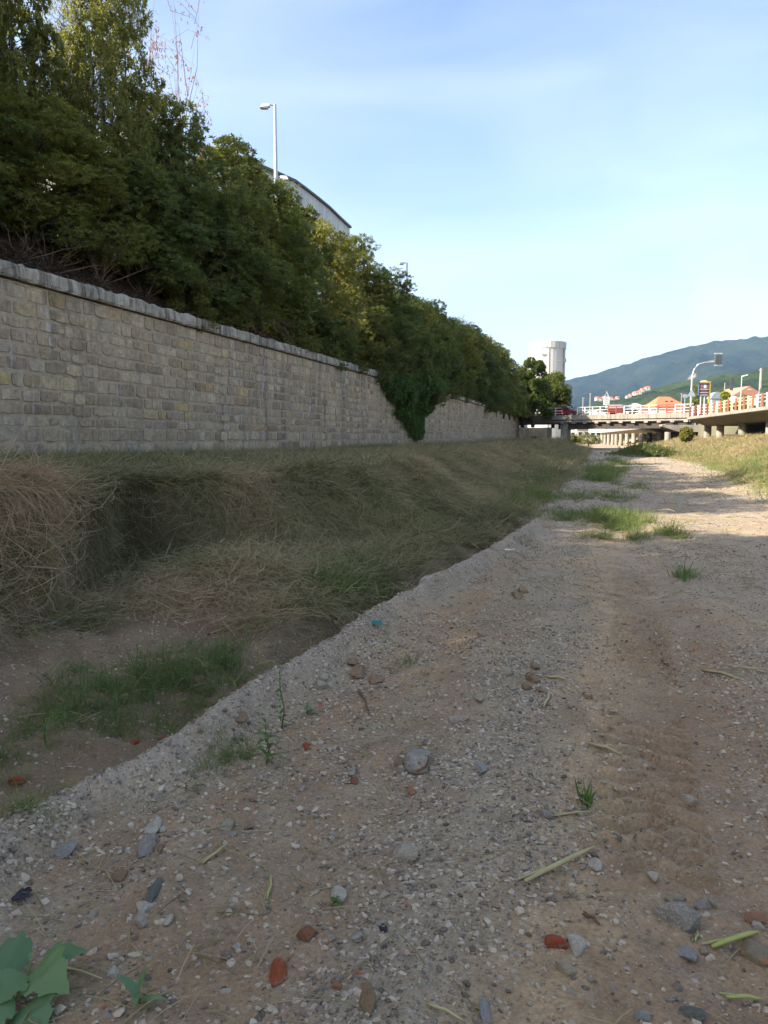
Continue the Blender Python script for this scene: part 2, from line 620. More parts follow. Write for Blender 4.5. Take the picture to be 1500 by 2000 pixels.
def ground_mat():
    m = NT('river_soil')
    base = m.attr('base', out='Color')
    peb = m.attr('peb')
    v = m.coord('World')
    # fine grit, its stones of several colours
    vor = m.n('TexVoronoi', Vector=v, Scale=85.0, Randomness=1.0)
    vor2 = m.n('TexVoronoi', Vector=v, Scale=34.0, Randomness=1.0)
    rv = m.n('SeparateXYZ', Vector=vor.outputs['Color'])
    rv2 = m.n('SeparateXYZ', Vector=vor2.outputs['Color'])
    grit = m.ramp(rv.outputs[0], [(0.0, (.10, .082, .062)), (0.3, (.25, .20, .15)), (0.55, (.40, .305, .21)), (0.78, (.44, .39, .325)), (0.93, (.70, .62, .50))])
    grit2 = m.ramp(rv2.outputs[1], [(0.0, (.12, .10, .078)), (0.35, (.30, .24, .18)), (0.6, (.42, .31, .21)), (0.85, (.48, .43, .36)), (0.97, (.70, .63, .52))])
    in1 = m.math('LESS_THAN', vor.outputs['Distance'], 0.42)
    in2 = m.math('LESS_THAN', vor2.outputs['Distance'], 0.36)
    pick1 = m.math('MULTIPLY', m.math('GREATER_THAN', rv.outputs[1], 0.35), in1)
    pick2 = m.math('MULTIPLY', m.math('GREATER_THAN', rv2.outputs[2], 0.62), in2)
    pn = m.ramp(m.noise(v, 5.0, 4, 0.6), [(0.35, 0.25), (0.65, 1.0)])
    pf = m.math('MULTIPLY', peb, pn)
    fine = m.noise(v, 55, 6, 0.7)
    c = m.mix(1.0, base, m.ramp(fine, [(0.25, 0.62), (0.75, 1.30)]), 'MULTIPLY')
    c = m.mix(m.math('MULTIPLY', m.math('MULTIPLY', pick1, pf), 0.75), c, grit)
    c = m.mix(m.math('MULTIPLY', m.math('MULTIPLY', pick2, pf), 0.85), c, grit2)
    h = m.math('ADD', m.math('MULTIPLY', m.math('MULTIPLY', pick1, m.math('SUBTRACT', 0.5, vor.outputs['Distance'])), pf),
               m.math('MULTIPLY', m.math('MULTIPLY', pick2, m.math('SUBTRACT', 0.5, vor2.outputs['Distance'])), m.math('MULTIPLY', pf, 2.0)))
    h = m.math('ADD', h, m.math('MULTIPLY', m.noise(v, 24, 7, 0.68), 1.1))
    return m.finish(c, 0.95, m.bump(h, 0.95, 0.020), 0, 0.15)


M_GROUND = ground_mat()


def grid_sheet(name, sv, tv, mat, zfun, cfun=None, smooth=True):
    S, T = np.meshgrid(sv, tv)
    Z = zfun(S, T)
    X = WX + S * COS + T * SIN
    Y = T * COS - S * SIN
    v = np.stack([X, Y, Z], -1).reshape(-1, 3)
    ns, nt_ = len(sv), len(tv)
    i = np.arange((nt_ - 1) * ns).reshape(nt_ - 1, ns)[:, :-1].ravel()
    f = np.stack([i, i + 1, i + 1 + ns, i + ns], 1)
    at_ = None
    if cfun:
        c, p = cfun(S, T)
        c = np.concatenate([np.clip(c, 0, 1), np.ones(c.shape[:-1] + (1,))], -1).reshape(-1, 4)
        at_ = {'base': c, 'peb': p.ravel()}
    me = np_mesh(name, v, f, mat, smooth, at_)
    return obj(name, me)


def steps(*segs):
    out = []
    for a, b, d in segs:
        out.append(np.arange(a, b - 1e-6, d))
    out.append([segs[-1][1]])
    return np.concatenate(out)


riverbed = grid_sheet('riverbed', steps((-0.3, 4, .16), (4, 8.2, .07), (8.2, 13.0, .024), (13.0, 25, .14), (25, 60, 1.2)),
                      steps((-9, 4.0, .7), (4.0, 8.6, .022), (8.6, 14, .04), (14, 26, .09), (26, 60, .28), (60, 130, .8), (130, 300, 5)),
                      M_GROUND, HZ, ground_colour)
tag(riverbed, 'dry riverbed of gravel and soil between two grassed banks', None, None, 'structure')


# terrace behind the wall
def terz(s, t):
    base = 4.86
    rise = np.interp(t, [-30, 20, 32, 120], [2.3, 2.2, 1.3, 1.2])
    k = np.clip((-s - 0.4) / 3.0, 0, 1)
    return base + rise * k + (fbm(s * 1.5, t * 1.2, 91, 4) - 0.5) * 0.5 * k - 0.1 * np.exp(-((s + 0.4) / .3) ** 2)


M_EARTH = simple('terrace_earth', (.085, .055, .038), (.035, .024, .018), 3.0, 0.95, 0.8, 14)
ter = grid_sheet('terrace', steps((-70, -6, 8), (-6, -0.36, .16)), steps((-40, 8, 3), (8, 45, .2), (45, 125, 1)), M_EARTH, terz)
tag(ter, 'dark earth terrace behind the stone wall', None, None, 'structure')

# far ground to the horizon
M_FAR = simple('far_fields', (.11, .12, .05), (.07, .085, .035), 0.01, 0.95, coord='World')
far = MB().add([(-3000, -600, -0.9), (4800, -600, -0.9), (4800, 4700, -0.9), (-3000, 4700, -0.9)], [(0, 1, 2, 3)]).build('ground', M_FAR)
tag(far, 'flat ground running to the horizon', None, None, 'structure')
# plain beside the river, at the level of the road
pl = []
for s, t in ((27.5, -40), (27.5, 86), (22, 96), (24, 125), (38, 300), (80, 800), (900, 800), (900, -40)):
    pl.append(W(s, t, 3.75))
MB().hexa([(x, y, -0.8) for x, y, z in pl], pl).build('plain', simple('plain_ground', (.20, .18, .14), (.13, .13, .08), 0.15, 0.95, coord='World'))['kind'] = 'structure'


# ------------------------------------------------------------------ mountains
def wood_mat(name, a, b, c, scale, bare=None):
    m = NT(name)
    v = m.coord('World')
    n = m.noise(v, scale, 8, 0.68)
    big = m.noise(v, scale * 0.09, 4, 0.6)
    cc = m.mix(m.ramp(big, [(0.38, 0), (0.62, 1)]), m.ramp(n, [(0.34, a), (0.64, b)]), m.ramp(n, [(0.34, b), (0.66, c)]))
    if bare is not None:
        cc = m.mix(m.attr('bare'), cc, bare)
    return m.finish(cc, 0.95, m.bump(n, 1.0, 1.2 / scale * 0.4), 0, 0.1)


def range_mesh(name, prof, ridge, r0, r1, naz, nr, lump, gully, mat, px0, px1, patches=(), shape=1.25, seed=5):
    """terrain rising from r0 to a crest at distance `ridge`, falling behind; prof = (bearing in degrees, crest height)"""
    bear = np.linspace(px0, px1, naz)
    H = np.interp(bear, [p[0] for p in prof], [p[1] for p in prof])
    rr = np.concatenate([np.linspace(r0, ridge, nr), np.linspace(ridge, r1, nr // 4)[1:]])
    B, Rr = np.meshgrid(np.radians(bear), rr)
    k = np.where(Rr <= ridge, np.clip((Rr - r0) / (ridge - r0), 0, 1) ** shape, 1 - 0.5 * np.clip((Rr - ridge) / (r1 - ridge), 0, 1))
    X, Y = Rr * np.sin(B), Rr * np.cos(B)
    g = np.abs(fbm(X * gully, Y * gully * 0.6, seed, 5) - 0.5) * 2
    env = np.clip(1 - np.abs(Rr - ridge) / (ridge * 0.03), 0, 1)
    Z = H[None, :] * k * (1 - 0.45 * g * (1 - env) * np.clip(k * 3, 0, 1)) + (fbm(X * lump, Y * lump, seed + 9, 4) - 0.5) * (1.6 / lump * 0.35)
    v = np.stack([X, Y, Z - 0.8], -1).reshape(-1, 3)
    n = len(bear)
    i = np.arange((len(rr) - 1) * n).reshape(-1, n)[:, :-1].ravel()
    f = np.stack([i, i + n, i + 1 + n, i + 1], 1)
    bare = np.zeros(len(v))
    for (b0, rad0, wb, wr, tilt) in patches:
        db = (np.degrees(B) - b0) + (Rr - rad0) * tilt
        q = (db / wb) ** 2 + ((Rr - rad0) / wr) ** 2 + (fbm(X * .02, Y * .02, 3, 3) - .5) * 1.6
        bare = np.maximum(bare, (np.clip(1.2 - q, 0, 1) * 0.8).ravel())
    o = obj(name, np_mesh(name, v, f, mat, True, {'bare': bare}))
    o['kind'] = 'structure'
    return o


def bearing(px):
    return math.degrees(math.atan2(px - 750.0, F))


def crest(pxy, ridge):
    out = []
    for px, py in pxy:
        u, f, d = ray(px, py)
        out.append((bearing(px), CAMZ + 0.8 + ridge * d / math.hypot(u, f)))
    return out


M_MTN = wood_mat('mountain_woods', (.006, .012, .008), (.018, .028, .013), (.036, .046, .022), 0.035, (.34, .27, .19))  # colours darkened to stand in for the forest's shade on itself
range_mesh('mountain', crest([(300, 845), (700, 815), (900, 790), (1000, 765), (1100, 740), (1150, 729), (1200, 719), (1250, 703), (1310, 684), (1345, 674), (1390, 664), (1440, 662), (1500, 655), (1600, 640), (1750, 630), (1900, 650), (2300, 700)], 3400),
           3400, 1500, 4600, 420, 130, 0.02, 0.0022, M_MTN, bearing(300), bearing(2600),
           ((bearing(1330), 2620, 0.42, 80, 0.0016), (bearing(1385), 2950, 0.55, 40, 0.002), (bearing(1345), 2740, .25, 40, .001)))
M_HILL = wood_mat('hill_woods', (.010, .020, .008), (.028, .045, .013), (.055, .074, .022), 0.10, (.30, .25, .17))  # darkened likewise, shade among the trees put into the colour
range_mesh('hill', crest([(900, 850), (1050, 830), (1110, 812), (1150, 793), (1180, 780), (1210, 776), (1240, 768), (1270, 757), (1320, 746), (1380, 736), (1440, 728), (1500, 714), (1600, 700), (1800, 690), (2300, 700)], 1150),
           1150, 520, 1700, 420, 120, 0.055, 0.006, M_HILL, bearing(900), bearing(2500), (), 1.1, 15)

# ================================================================== STONE WALL
def stone_mat():
    m = NT('wall_stone')
    t = m.attr('tint'); t2 = m.attr('tint2')
    v = m.coord('World')
    c = m.ramp(t, [(0.0, (.280, .205, .143)), (0.22, (.410, .310, .212)), (0.45, (.470, .360, .235)), (0.62, (.420, .340, .250)), (0.78, (.46, .35, .215)), (0.88, (.36, .24, .145)), (0.96, (.50, .36, .18))])
    c = m.mix(1.0, c, m.ramp(m.noise(v, 9, 6, 0.65), [(0.3, 0.66), (0.7, 1.22)]), 'MULTIPLY')
    c = m.mix(1.0, c, m.ramp(t2, [(0, 0.82), (1, 1.13)]), 'MULTIPLY')
    # run-off: dark and chalky streaks down the face
    sv = m.coord('World', (1, 1, 0.13))
    w = m.noise(sv, 1.7, 5, 0.62, 0.4)
    zone = m.noise(m.coord('World', (1, 1, 0.02)), 0.22, 2)
    white = m.math('MULTIPLY', m.ramp(m.noise(sv, 3.4, 5, 0.6, 0.3), [(0.60, 0.0), (0.70, 0.85)]), m.ramp(zone, [(0.40, 0), (0.52, 1)]))
    dark = m.math('MULTIPLY', m.ramp(w, [(0.51, 0.0), (0.68, 0.62)]), m.ramp(zone, [(0.36, 0.25), (0.50, 1)]))
    c = m.mix(dark, c, (.085, .070, .060))
    c = m.mix(white, c, (.50, .47, .44))
    h = m.math('ADD', m.noise(v, 11, 5, 0.6), m.math('MULTIPLY', m.noise(v, 45, 4), 0.35))
    return m.finish(c, 0.92, m.bump(h, 0.9, 0.03), 0, 0.15)


def mortar_mat(name, a, b):
    m = NT(name)
    v = m.coord('World')
    c = m.ramp(m.noise(v, 7, 6, 0.65), [(0.3, b), (0.7, a)])
    sv = m.coord('World', (1, 1, 0.07))
    c = m.mix(m.ramp(m.noise(sv, 2.1, 5, 0.62, 0.4), [(0.50, 0.0), (0.70, 0.7)]), c, (.10, .085, .075))
    return m.finish(c, 0.95, m.bump(m.noise(v, 30, 5, 0.65), 0.7, 0.02), 0, 0.1)


M_STONE = stone_mat()
M_MORTAR = mortar_mat('wall_mortar', (.47, .375, .270), (.32, .25, .18))
T0, T1 = 9.0, 112.0
COP0, COP1 = 4.66, 4.97

wall = thing('retaining_wall', 'long stone block retaining wall with a pale rough coping along the grassy bank', 'wall', W(0, 20, 1.2))


def wallpt(tt, z, out):
    return W(out, tt, z)


core = MB()
core.hexa([W(-0.5, -40, -0.5), W(0.0, -40, -0.5), W(0.0, T1, -0.5), W(-0.5, T1, -0.5)],
          [W(-0.5, -40, 4.63), W(0.0, -40, 4.63), W(0.0, T1, 4.63), W(-0.5, T1, 4.63)])
core.build('mortar_bed', M_MORTAR, wall)

# courses of stones, each an uneven eight-cornered block proud of the mortar
stones = []
z = 0.62
rs = random.Random(3)
while z < 4.55:
    h = rs.uniform(0.22, 0.33)
    if z + h > 4.48:
        h = 4.635 - z
    t = T0 - rs.random() * 0.3
    while t < T1 - 0.2:
        w = rs.choice((rs.uniform(0.28, 0.42), rs.uniform(0.38, 0.60), rs.uniform(0.45, 0.66), rs.uniform(0.55, 0.85)))
        zo, hh = z, h
        stones.append((t, zo, w, hh))
        t += w
    z += h


def stone_geo(t, z, w, h, r):
    g = 0.013
    j = lambda a: r.uniform(-a, a)
    x0, x1, z0, z1 = t + g, t + w - g, z + g + r.random() * 0.022, z + h - g - r.random() * 0.022
    xm, zm = (x0 + x1) / 2, (z0 + z1) / 2
    c = min(0.032, w * .09)
    ring = [(x0 + r.random() * c, z0 + r.random() * c), (xm + j(.05), z0 + j(.012)), (x1 - r.random() * c, z0 + r.random() * c), (x1 + j(.010), zm + j(.03)),
            (x1 - r.random() * c, z1 - r.random() * c), (xm + j(.05), z1 + j(.012)), (x0 + r.random() * c, z1 - r.random() * c), (x0 + j(.010), zm + j(.03))]
    d = r.uniform(0.008, 0.030)
    vs = []
    for x, zz in ring:
        vs.append((x, zz, -0.01))
    for x, zz in ring:
        k = r.uniform(0.90, 0.97)
        vs.append((xm + (x - xm) * k, zm + (zz - zm) * k, d * r.uniform(.7, 1.1)))
    vs.append((xm + j(.03), zm + j(.02), d * r.uniform(1.0, 1.35)))
    fs = []
    for i in range(8):
        k = (i + 1) % 8
        fs += [(i, k, 8 + k), (i, 8 + k, 8 + i), (8 + i, 8 + k, 16)]
    return vs, fs


def tint_of(r):
    u = r.random()
    if u < 0.86: return r.uniform(0.05, 0.68)
    if u < 0.96: return r.uniform(0.70, 0.86)
    return r.uniform(0.86, 1.0)


vis = sorted((s for s in stones if s[0] > 14.6), key=lambda s: s[0])
single = set(vis[:296])
BV, BF, BT, BT2 = [], [], [], []
for st in stones:
    r = random.Random(int(st[0] * 1000) * 31 + int(st[1] * 1000))
    vs, fs = stone_geo(*st, r)
    ti, t2 = tint_of(r), r.random()
    wv = [W(d, x, zz) for x, zz, d in vs]
    if st in single:
        me = np_mesh('stone', wv, fs, M_STONE, False, {'tint': [ti] * len(wv), 'tint2': [t2] * len(wv)})
        obj('stone', me, wall)
    else:
        o = len(BV)
        BV += wv
        BF += [(a + o, b + o, c + o) for a, b, c in fs]
        BT += [ti] * len(wv); BT2 += [t2] * len(wv)
o = obj('stone_courses', np_mesh('stone_courses', BV, BF, M_STONE, False, {'tint': BT, 'tint2': BT2}), wall)
o['kind'] = 'stuff'


def coping_mat():
    m = NT('coping_stone')
    v = m.coord('World')
    n = m.noise(m.coord('World', (1, 1, 0.35)), 8, 6, 0.65)
    c = m.ramp(n, [(0.28, (.23, .19, .15)), (0.5, (.38, .33, .265)), (0.72, (.52, .465, .385))])
    st = m.noise(m.coord('World', (1, 1, 0.05)), 5, 5, 0.6, 0.3)
    c = m.mix(m.ramp(st, [(0.50, 0), (0.60, 0.8)]), c, (.13, .105, .085))
    rn = m.n('ObjectInfo').outputs['Random']
    c = m.mix(1.0, c, m.ramp(rn, [(0, 0.75), (1, 1.1)]), 'MULTIPLY')
    return m.finish(c, 0.92, m.bump(m.noise(v, 14, 6, 0.65), 1.0, 0.04), 0, 0.15)


M_COPING = coping_mat()
t = T0
while t < T1:
    L = rs.uniform(0.85, 1.5)
    t1 = min(t + L, T1)
    nseg = 7
    vs = []; fs = []
    prof = ((-0.48, COP0), (0.10, COP0), (0.13, COP0 + 0.05), (0.12, COP1 - 0.07), (0.075, COP1), (-0.48, COP1 + 0.01))
    for i in range(nseg + 1):
        tt = t + 0.012 + (t1 - t - 0.024) * i / nseg
        for k, (ps, pz) in enumerate(prof):
            js = rs.uniform(-.03, .025) if k in (2, 3, 4) else 0
            jz = rs.uniform(-.035, .02) if k in (3, 4) else (rs.uniform(-.012, 0) if k in (1, 2) else 0)
            vs.append(W(ps + js, tt, pz + jz))
    n = len(prof)
    for i in range(nseg):
        for k in range(n):
            k2 = (k + 1) % n
            fs.append((i * n + k, (i + 1) * n + k, (i + 1) * n + k2, i * n + k2))
    fs += [tuple(range(n)), tuple(nseg * n + k for k in range(n - 1, -1, -1))]
    MB().add(vs, fs).build('coping_stone', M_COPING, wall)
    t = t1

# ================================================================== STRUCTURES
M_CONC = simple('concrete', (.36, .33, .28), (.25, .22, .19), 1.2, 0.9, 0.3, 12, dirt=(.15, .13, .11), coord='World')
M_CONC2 = simple('concrete_grey', (.27, .245, .21), (.20, .18, .155), 0.8, 0.9, 0.3, 12, dirt=(.14, .12, .10), coord='World')
M_DARKST = simple('weathered_steel', (.075, .058, .05), (.04, .033, .03), 1.5, 0.7, coord='World')
M_WHITE = simple('white_paint', (.66, .65, .62), (.52, .50, .47), 2.0, 0.5)
M_RED = simple('red_paint', (.30, .07, .05), (.24, .06, .045), 2.0, 0.5)
M_ORANGE = simple('orange_paint', (.44, .15, .08), (.36, .14, .08), 2.0, 0.6)
M_CREAM = simple('cream_paint', (.78, .62, .36), (.66, .52, .32), 2.0, 0.6)
M_GALV = simple('galvanised_steel', (.52, .54, .56), (.42, .44, .46), 2.0, 0.45, metal=0.4)
M_ASPH = simple('asphalt', (.06, .06, .06), (.045, .045, .045), 2.0, 0.9, 0.3, 40)
M_GLASSD = simple('dark_glass', (.03, .035, .045), None, 1, 0.12, spec=0.6)
M_BLACK = simple('black_rubber', (.02, .02, .02), None, 1, 0.8)


def V(*a):
    return Vector(a)


def prism_along(mb, A, B, prof, right):
    """extrude profile [(across, up)] from A to B; across is measured along `right`"""
    bot = [A + right * x + V(0, 0, z) for x, z in prof]
    top = [B + right * x + V(0, 0, z) for x, z in prof]
    return mb.hexa(bot, top)


# ---- bridge across the river
BL, BR = V(19.5, 108.0, 0), V(37.4, 92.5, 0)
bdir = (BR - BL).normalized()
bout = V(bdir.y, -bdir.x, 0)
if bout.y > 0: bout = -bout             # towards the camera
bin_ = -bout
zL, zR = 4.50, 4.54
br = thing('road_bridge', 'concrete road bridge with red and white railing spanning the dry riverbed', 'bridge', BL)
A, B = BL + V(0, 0, zL) - bdir * 9, BR + V(0, 0, zR)
def bz(P):
    u = (P - BL).dot(bdir) / (BR - BL).length
    return zL + (zR - zL) * u
A.z = bz(A)
prism_along(MB(), A, B, ((0.35, -0.95), (9.0, -0.95), (9.0, -0.10), (0.35, -0.10)), bin_).build('deck', M_CONC2, br)
prism_along(MB(), A, B, ((0.36, -0.096), (8.9, -0.096), (8.9, 0.0), (0.36, 0.0)), bin_).build('road_surface', M_ASPH, br)
nP = 12
for i in range(nP):
    P = A + (B - A) * (i / nP) + bdir * 0.02
    Q = A + (B - A) * ((i + 1) / nP) - bdir * 0.02
    prism_along(MB(), P, Q, ((0.0, -0.50), (0.34, -0.62), (0.34, 0.12), (0.0, 0.12)), bin_).build('fascia_panel', M_CONC, br)
prism_along(MB(), A, B, ((0.10, -0.82), (0.345, -0.82), (0.345, -0.63), (0.10, -0.63)), bin_).build('ledge', M_CONC, br)
P0 = BL + (BR - BL) * 0.23
P0.z = bz(P0)
prism_along(MB(), P0, B, ((0.55, -1.75), (0.9, -1.75), (0.9, -0.953), (0.55, -0.953)), bin_).build('girder', M_DARKST, br)
for k in range(3):
    prism_along(MB(), P0, B, ((2.6 + 2 * k, -1.7), (2.9 + 2 * k, -1.7), (2.9 + 2 * k, -0.953), (2.6 + 2 * k, -0.953)), bin_).build('girder', M_DARKST, br)
for i in range(11):
    P = P0 + (B - P0) * ((i + 0.5) / 11)
    P.z = bz(P)
    MB().box(P + bin_ * 0.2 + V(0, 0, -0.93), (0.5, 0.35, 0.2), Matrix.Rotation(math.atan2(bdir.y, bdir.x), 3, 'Z')).build('bracket', M_CONC, br)
# pier on the bank and wall-side abutment
u = 0.27
Pp = BL + (BR - BL) * u
rotb = Matrix.Rotation(math.atan2(bdir.y, bdir.x), 3, 'Z')
for off in (0.9,):
    q = Pp + bin_ * off
    MB().box(V(q.x, q.y, (0.2 + bz(Pp) - 1.76) / 2 + 0.0), (0.95, 1.1, bz(Pp) - 1.76 - 0.2), rotb).build('pier', M_CONC, br)
prism_along(MB(), Pp + V(0, 0, bz(Pp)) - bdir * .55, Pp + V(0, 0, bz(Pp)) + bdir * .55, ((0.4, -1.755), (1.6, -1.755), (1.6, -0.955), (0.4, -0.955)), bin_).build('cap_beam', M_CONC, br)
q = BR - bdir * 0.8
prism_along(MB(), q + V(0, 0, 0), q + bdir * 1.0, ((0.6, 0.2), (8.9, 0.2), (8.9, bz(q) - 0.96), (0.6, bz(q) - 0.96)), bin_).build('abutment', M_CONC2, br)


def railing(mb_parent, A, B, sections, h=1.05):
    """posts and rails in painted sections"""
    L = (B - A).length
    d = (B - A) / L
    x = 0
    i = 0
    ps = L / sections
    for i in range(sections):
        mat = M_RED if i % 3 == 1 else M_WHITE
        P, Q = A + d * (ps * i), A + d * (ps * (i + 1))
        rl = bpy.data.objects
        for zz in ((0.25, 0.60, 1.0) if i % 3 != 1 else (0.25, 0.50, 0.75, 1.0)):
            MB().tube([P + V(0, 0, zz), Q + V(0, 0, zz)], 0.042, 6).build('rail', mat, mb_parent)
        for qq in (P, (P + Q) / 2):
            MB().box(qq + V(0, 0, h / 2), (0.12, 0.12, h), rotb).build('rail_post', mat, mb_parent)


railing(br, A + bin_ * 0.17 + V(0, 0, 0.122), B + bin_ * 0.17 + V(0, 0, 0.122), 15)
railing(br, A + bin_ * 8.8, B + bin_ * 8.8, 15)

# ---- white wall with a culvert beyond the bridge
cw = thing('culvert_wall', 'whitewashed wall with a small round-topped culvert mouth behind the bridge pier', 'culvert', (22.0, 119, 0))
Ac, Bc = at(1000, 850, 121), at(1068, 850, 117)
dc = (Bc - Ac); Lc = math.hypot(dc.x, dc.y); dc = V(dc.x / Lc, dc.y / Lc, 0)
nrm = V(dc.y, -dc.x, 0)
zt, zb = 3.15, 0.4
ox = Lc * 0.66; rad = 0.75
mb = MB()
ang = [math.pi * k / 8 for k in range(9)]
arch = [(ox - rad * math.cos(a), 1.0 + rad * math.sin(a)) for a in ang]
pp = lambda x, z_, off: V(Ac.x, Ac.y, 0) + dc * x + nrm * off + V(0, 0, z_)
for off, flip in ((0.0, False), (-1.6, True)):
    mb.add([pp(0, zb, off), pp(ox - rad, zb, off), pp(ox - rad, 1.0, off), pp(ox - rad, zt, off), pp(0, zt, off)], [(0, 1, 2, 3, 4)])
    mb.add([pp(ox + rad, zb, off), pp(Lc, zb, off), pp(Lc, zt, off), pp(ox + rad, zt, off), pp(ox + rad, 1.0, off)], [(0, 1, 2, 3, 4)])
    for k in range(8):
        (x0, z0), (x1, z1) = arch[k], arch[k + 1]
        mb.add([pp(x0, z0, off), pp(x1, z1, off), pp(x1, zt, off), pp(x0, zt, off)], [(0, 1, 2, 3)])
for k in range(8):
    (x0, z0), (x1, z1) = arch[k], arch[k + 1]
    mb.add([pp(x0, z0, 0), pp(x0, z0, -1.6), pp(x1, z1, -1.6), pp(x1, z1, 0)], [(0, 1, 2, 3)])
mb.add([pp(0, zt, 0), pp(Lc, zt, 0), pp(Lc, zt, -1.6), pp(0, zt, -1.6)], [(0, 1, 2, 3)])
mb.build('wall_face', simple('whitewash', (.80, .78, .74), (.62, .58, .53), 1.5, 0.9, dirt=(.25, .20, .16), coord='World'), cw)
mb = MB()
for k in range(8):
    (x0, z0), (x1, z1) = arch[k], arch[k + 1]
    s_ = 1.16
    mb.hexa([pp(ox + (x0 - ox) * s_, 1 + (z0 - 1) * s_, 0.08), pp(ox + (x1 - ox) * s_, 1 + (z1 - 1) * s_, 0.08), pp(x1, z1, 0.08), pp(x0, z0, 0.08)],
            [pp(ox + (x0 - ox) * s_, 1 + (z0 - 1) * s_, 0.003), pp(ox + (x1 - ox) * s_, 1 + (z1 - 1) * s_, 0.003), pp(x1, z1, 0.003), pp(x0, z0, 0.003)])
mb.build('arch_ring', simple('old_brick', (.35, .24, .18), (.22, .16, .13), 4, 0.9), cw)
MB().hexa([pp(ox - 1, zb, -1.62), pp(ox + 1, zb, -1.62), pp(ox + 1, zb, -1.9), pp(ox - 1, zb, -1.9)],
          [pp(ox - 1, 2.2, -1.62), pp(ox + 1, 2.2, -1.62), pp(ox + 1, 2.2, -1.9), pp(ox - 1, 2.2, -1.9)]).build('culvert_shade_plate', M_DARKST, cw)  # dark plate closing the mouth, in place of the shade deeper inside


# ---- viaduct along the right bank
def viaduct(name, label, A, B, right, zoff, width, pillars, prad, posts, back=True, base=1.6):
    th = thing(name, label, 'viaduct', A)
    prism_along(MB(), A, B, ((0.0, -0.20), (1.9, -0.85), (width, -0.85), (width, 0.0), (0.0, 0.0)), right).build('deck', M_CONC2, th)
    prism_along(MB(), A, B, ((-0.05, -0.16), (0.35, -0.16), (0.35, 0.0), (0.35, 0.10), (-0.05, 0.10)), right).build('kerb', M_CONC, th)
    for P, zt_ in pillars:
        hgt = zt_ - base
        MB().tube([V(P.x, P.y, base - 0.9), V(P.x, P.y, zt_)], prad, 16, False).build('pillar', M_CONC, th, False)
    if back:
        prism_along(MB(), A, B, ((width - 0.6, -4.2), (width - 0.1, -4.2), (width - 0.1, -0.856), (width - 0.6, -0.856)), right).build('back_wall', M_CONC2, th)
    if posts:
        L = (B - A).length; d = (B - A) / L
        k = 0; x = 0.3
        pal = [M_ORANGE, M_WHITE, M_ORANGE, M_CREAM]
        while x < L:
            P = A + d * x + right * 0.14 + V(0, 0, 0.10)
            far_ = x / L
            if far_ > 0.87: mat = M_WHITE if k % 2 else M_RED
            elif 0.68 < far_: mat = pal[3] if k % 2 else M_ORANGE
            else: mat = M_WHITE if k % 2 else M_ORANGE
            MB().box(P + V(0, 0, 0.54), (0.13, 0.13, 1.08), rotv).build('rail_post', mat, th)
            x += 1.04; k += 1
        for zz in (0.45, 0.75, 1.0):
            MB().tube([A + right * 0.26 + V(0, 0, 0.1 + zz), B + right * 0.26 + V(0, 0, 0.1 + zz)], 0.03, 6).build('rail', M_WHITE, th)
    return th


Av, Bv = V(28.9 - 0.13 * 33, 24.0, 4.20), V(28.9 + 0.13 * 23.3, 80.3, 3.66)
vd = (Bv - Av).normalized()
vright = V(vd.y, -vd.x, 0).normalized()
rotv = Matrix.Rotation(math.atan2(vd.y, vd.x), 3, 'Z')
zv = lambda Y: 4.20 + (3.66 - 4.20) * (Y - 24.0) / 56.3
pil = []
for Y in (30, 36.5, 43, 49.5, 56, 62.6, 69.3, 75.8, 80.0):
    X = 31.0 + 0.13 * (Y - 57)
    pil.append((V(X, Y, 0), zv(Y) - 0.80))
viaduct('road_viaduct', 'grey road viaduct on round pillars with orange and white rail posts above the grass', Av, Bv, vright, 0, 14.0, pil, 0.36, True)

# viaduct carrying on beyond the bridge
Aw, Bw = V(34.0, 93.0, 3.15), V(54.5, 190.0, 2.95)
wd = (Bw - Aw).normalized(); wright = V(wd.y, -wd.x, 0).normalized()
pil = []
for px, Y in ((1304, 93), (1288, 99), (1268, 107), (1252, 115.5), (1238, 125), (1225, 133), (1213, 142), (1204, 150), (1197, 158), (1189, 166), (1182, 175), (1176, 184)):
    p = at(px, 855, Y)
    pil.append((p, 3.0 - 0.0 * Y - 0.7))
viaduct('far_viaduct', 'sunlit row of round pillars carrying a low road beyond the bridge', Aw, Bw, wright, 0, 9.0, pil, 0.36, False, True, 1.0)

# road on the plain
rd = [W(24.5, -40, 3.756), W(27.6, 88, 3.756), W(35, 88, 3.756), W(33, -40, 3.756)]
MB().add(rd, [(0, 1, 2, 3)]).build('road', M_ASPH)['kind'] = 'structure'

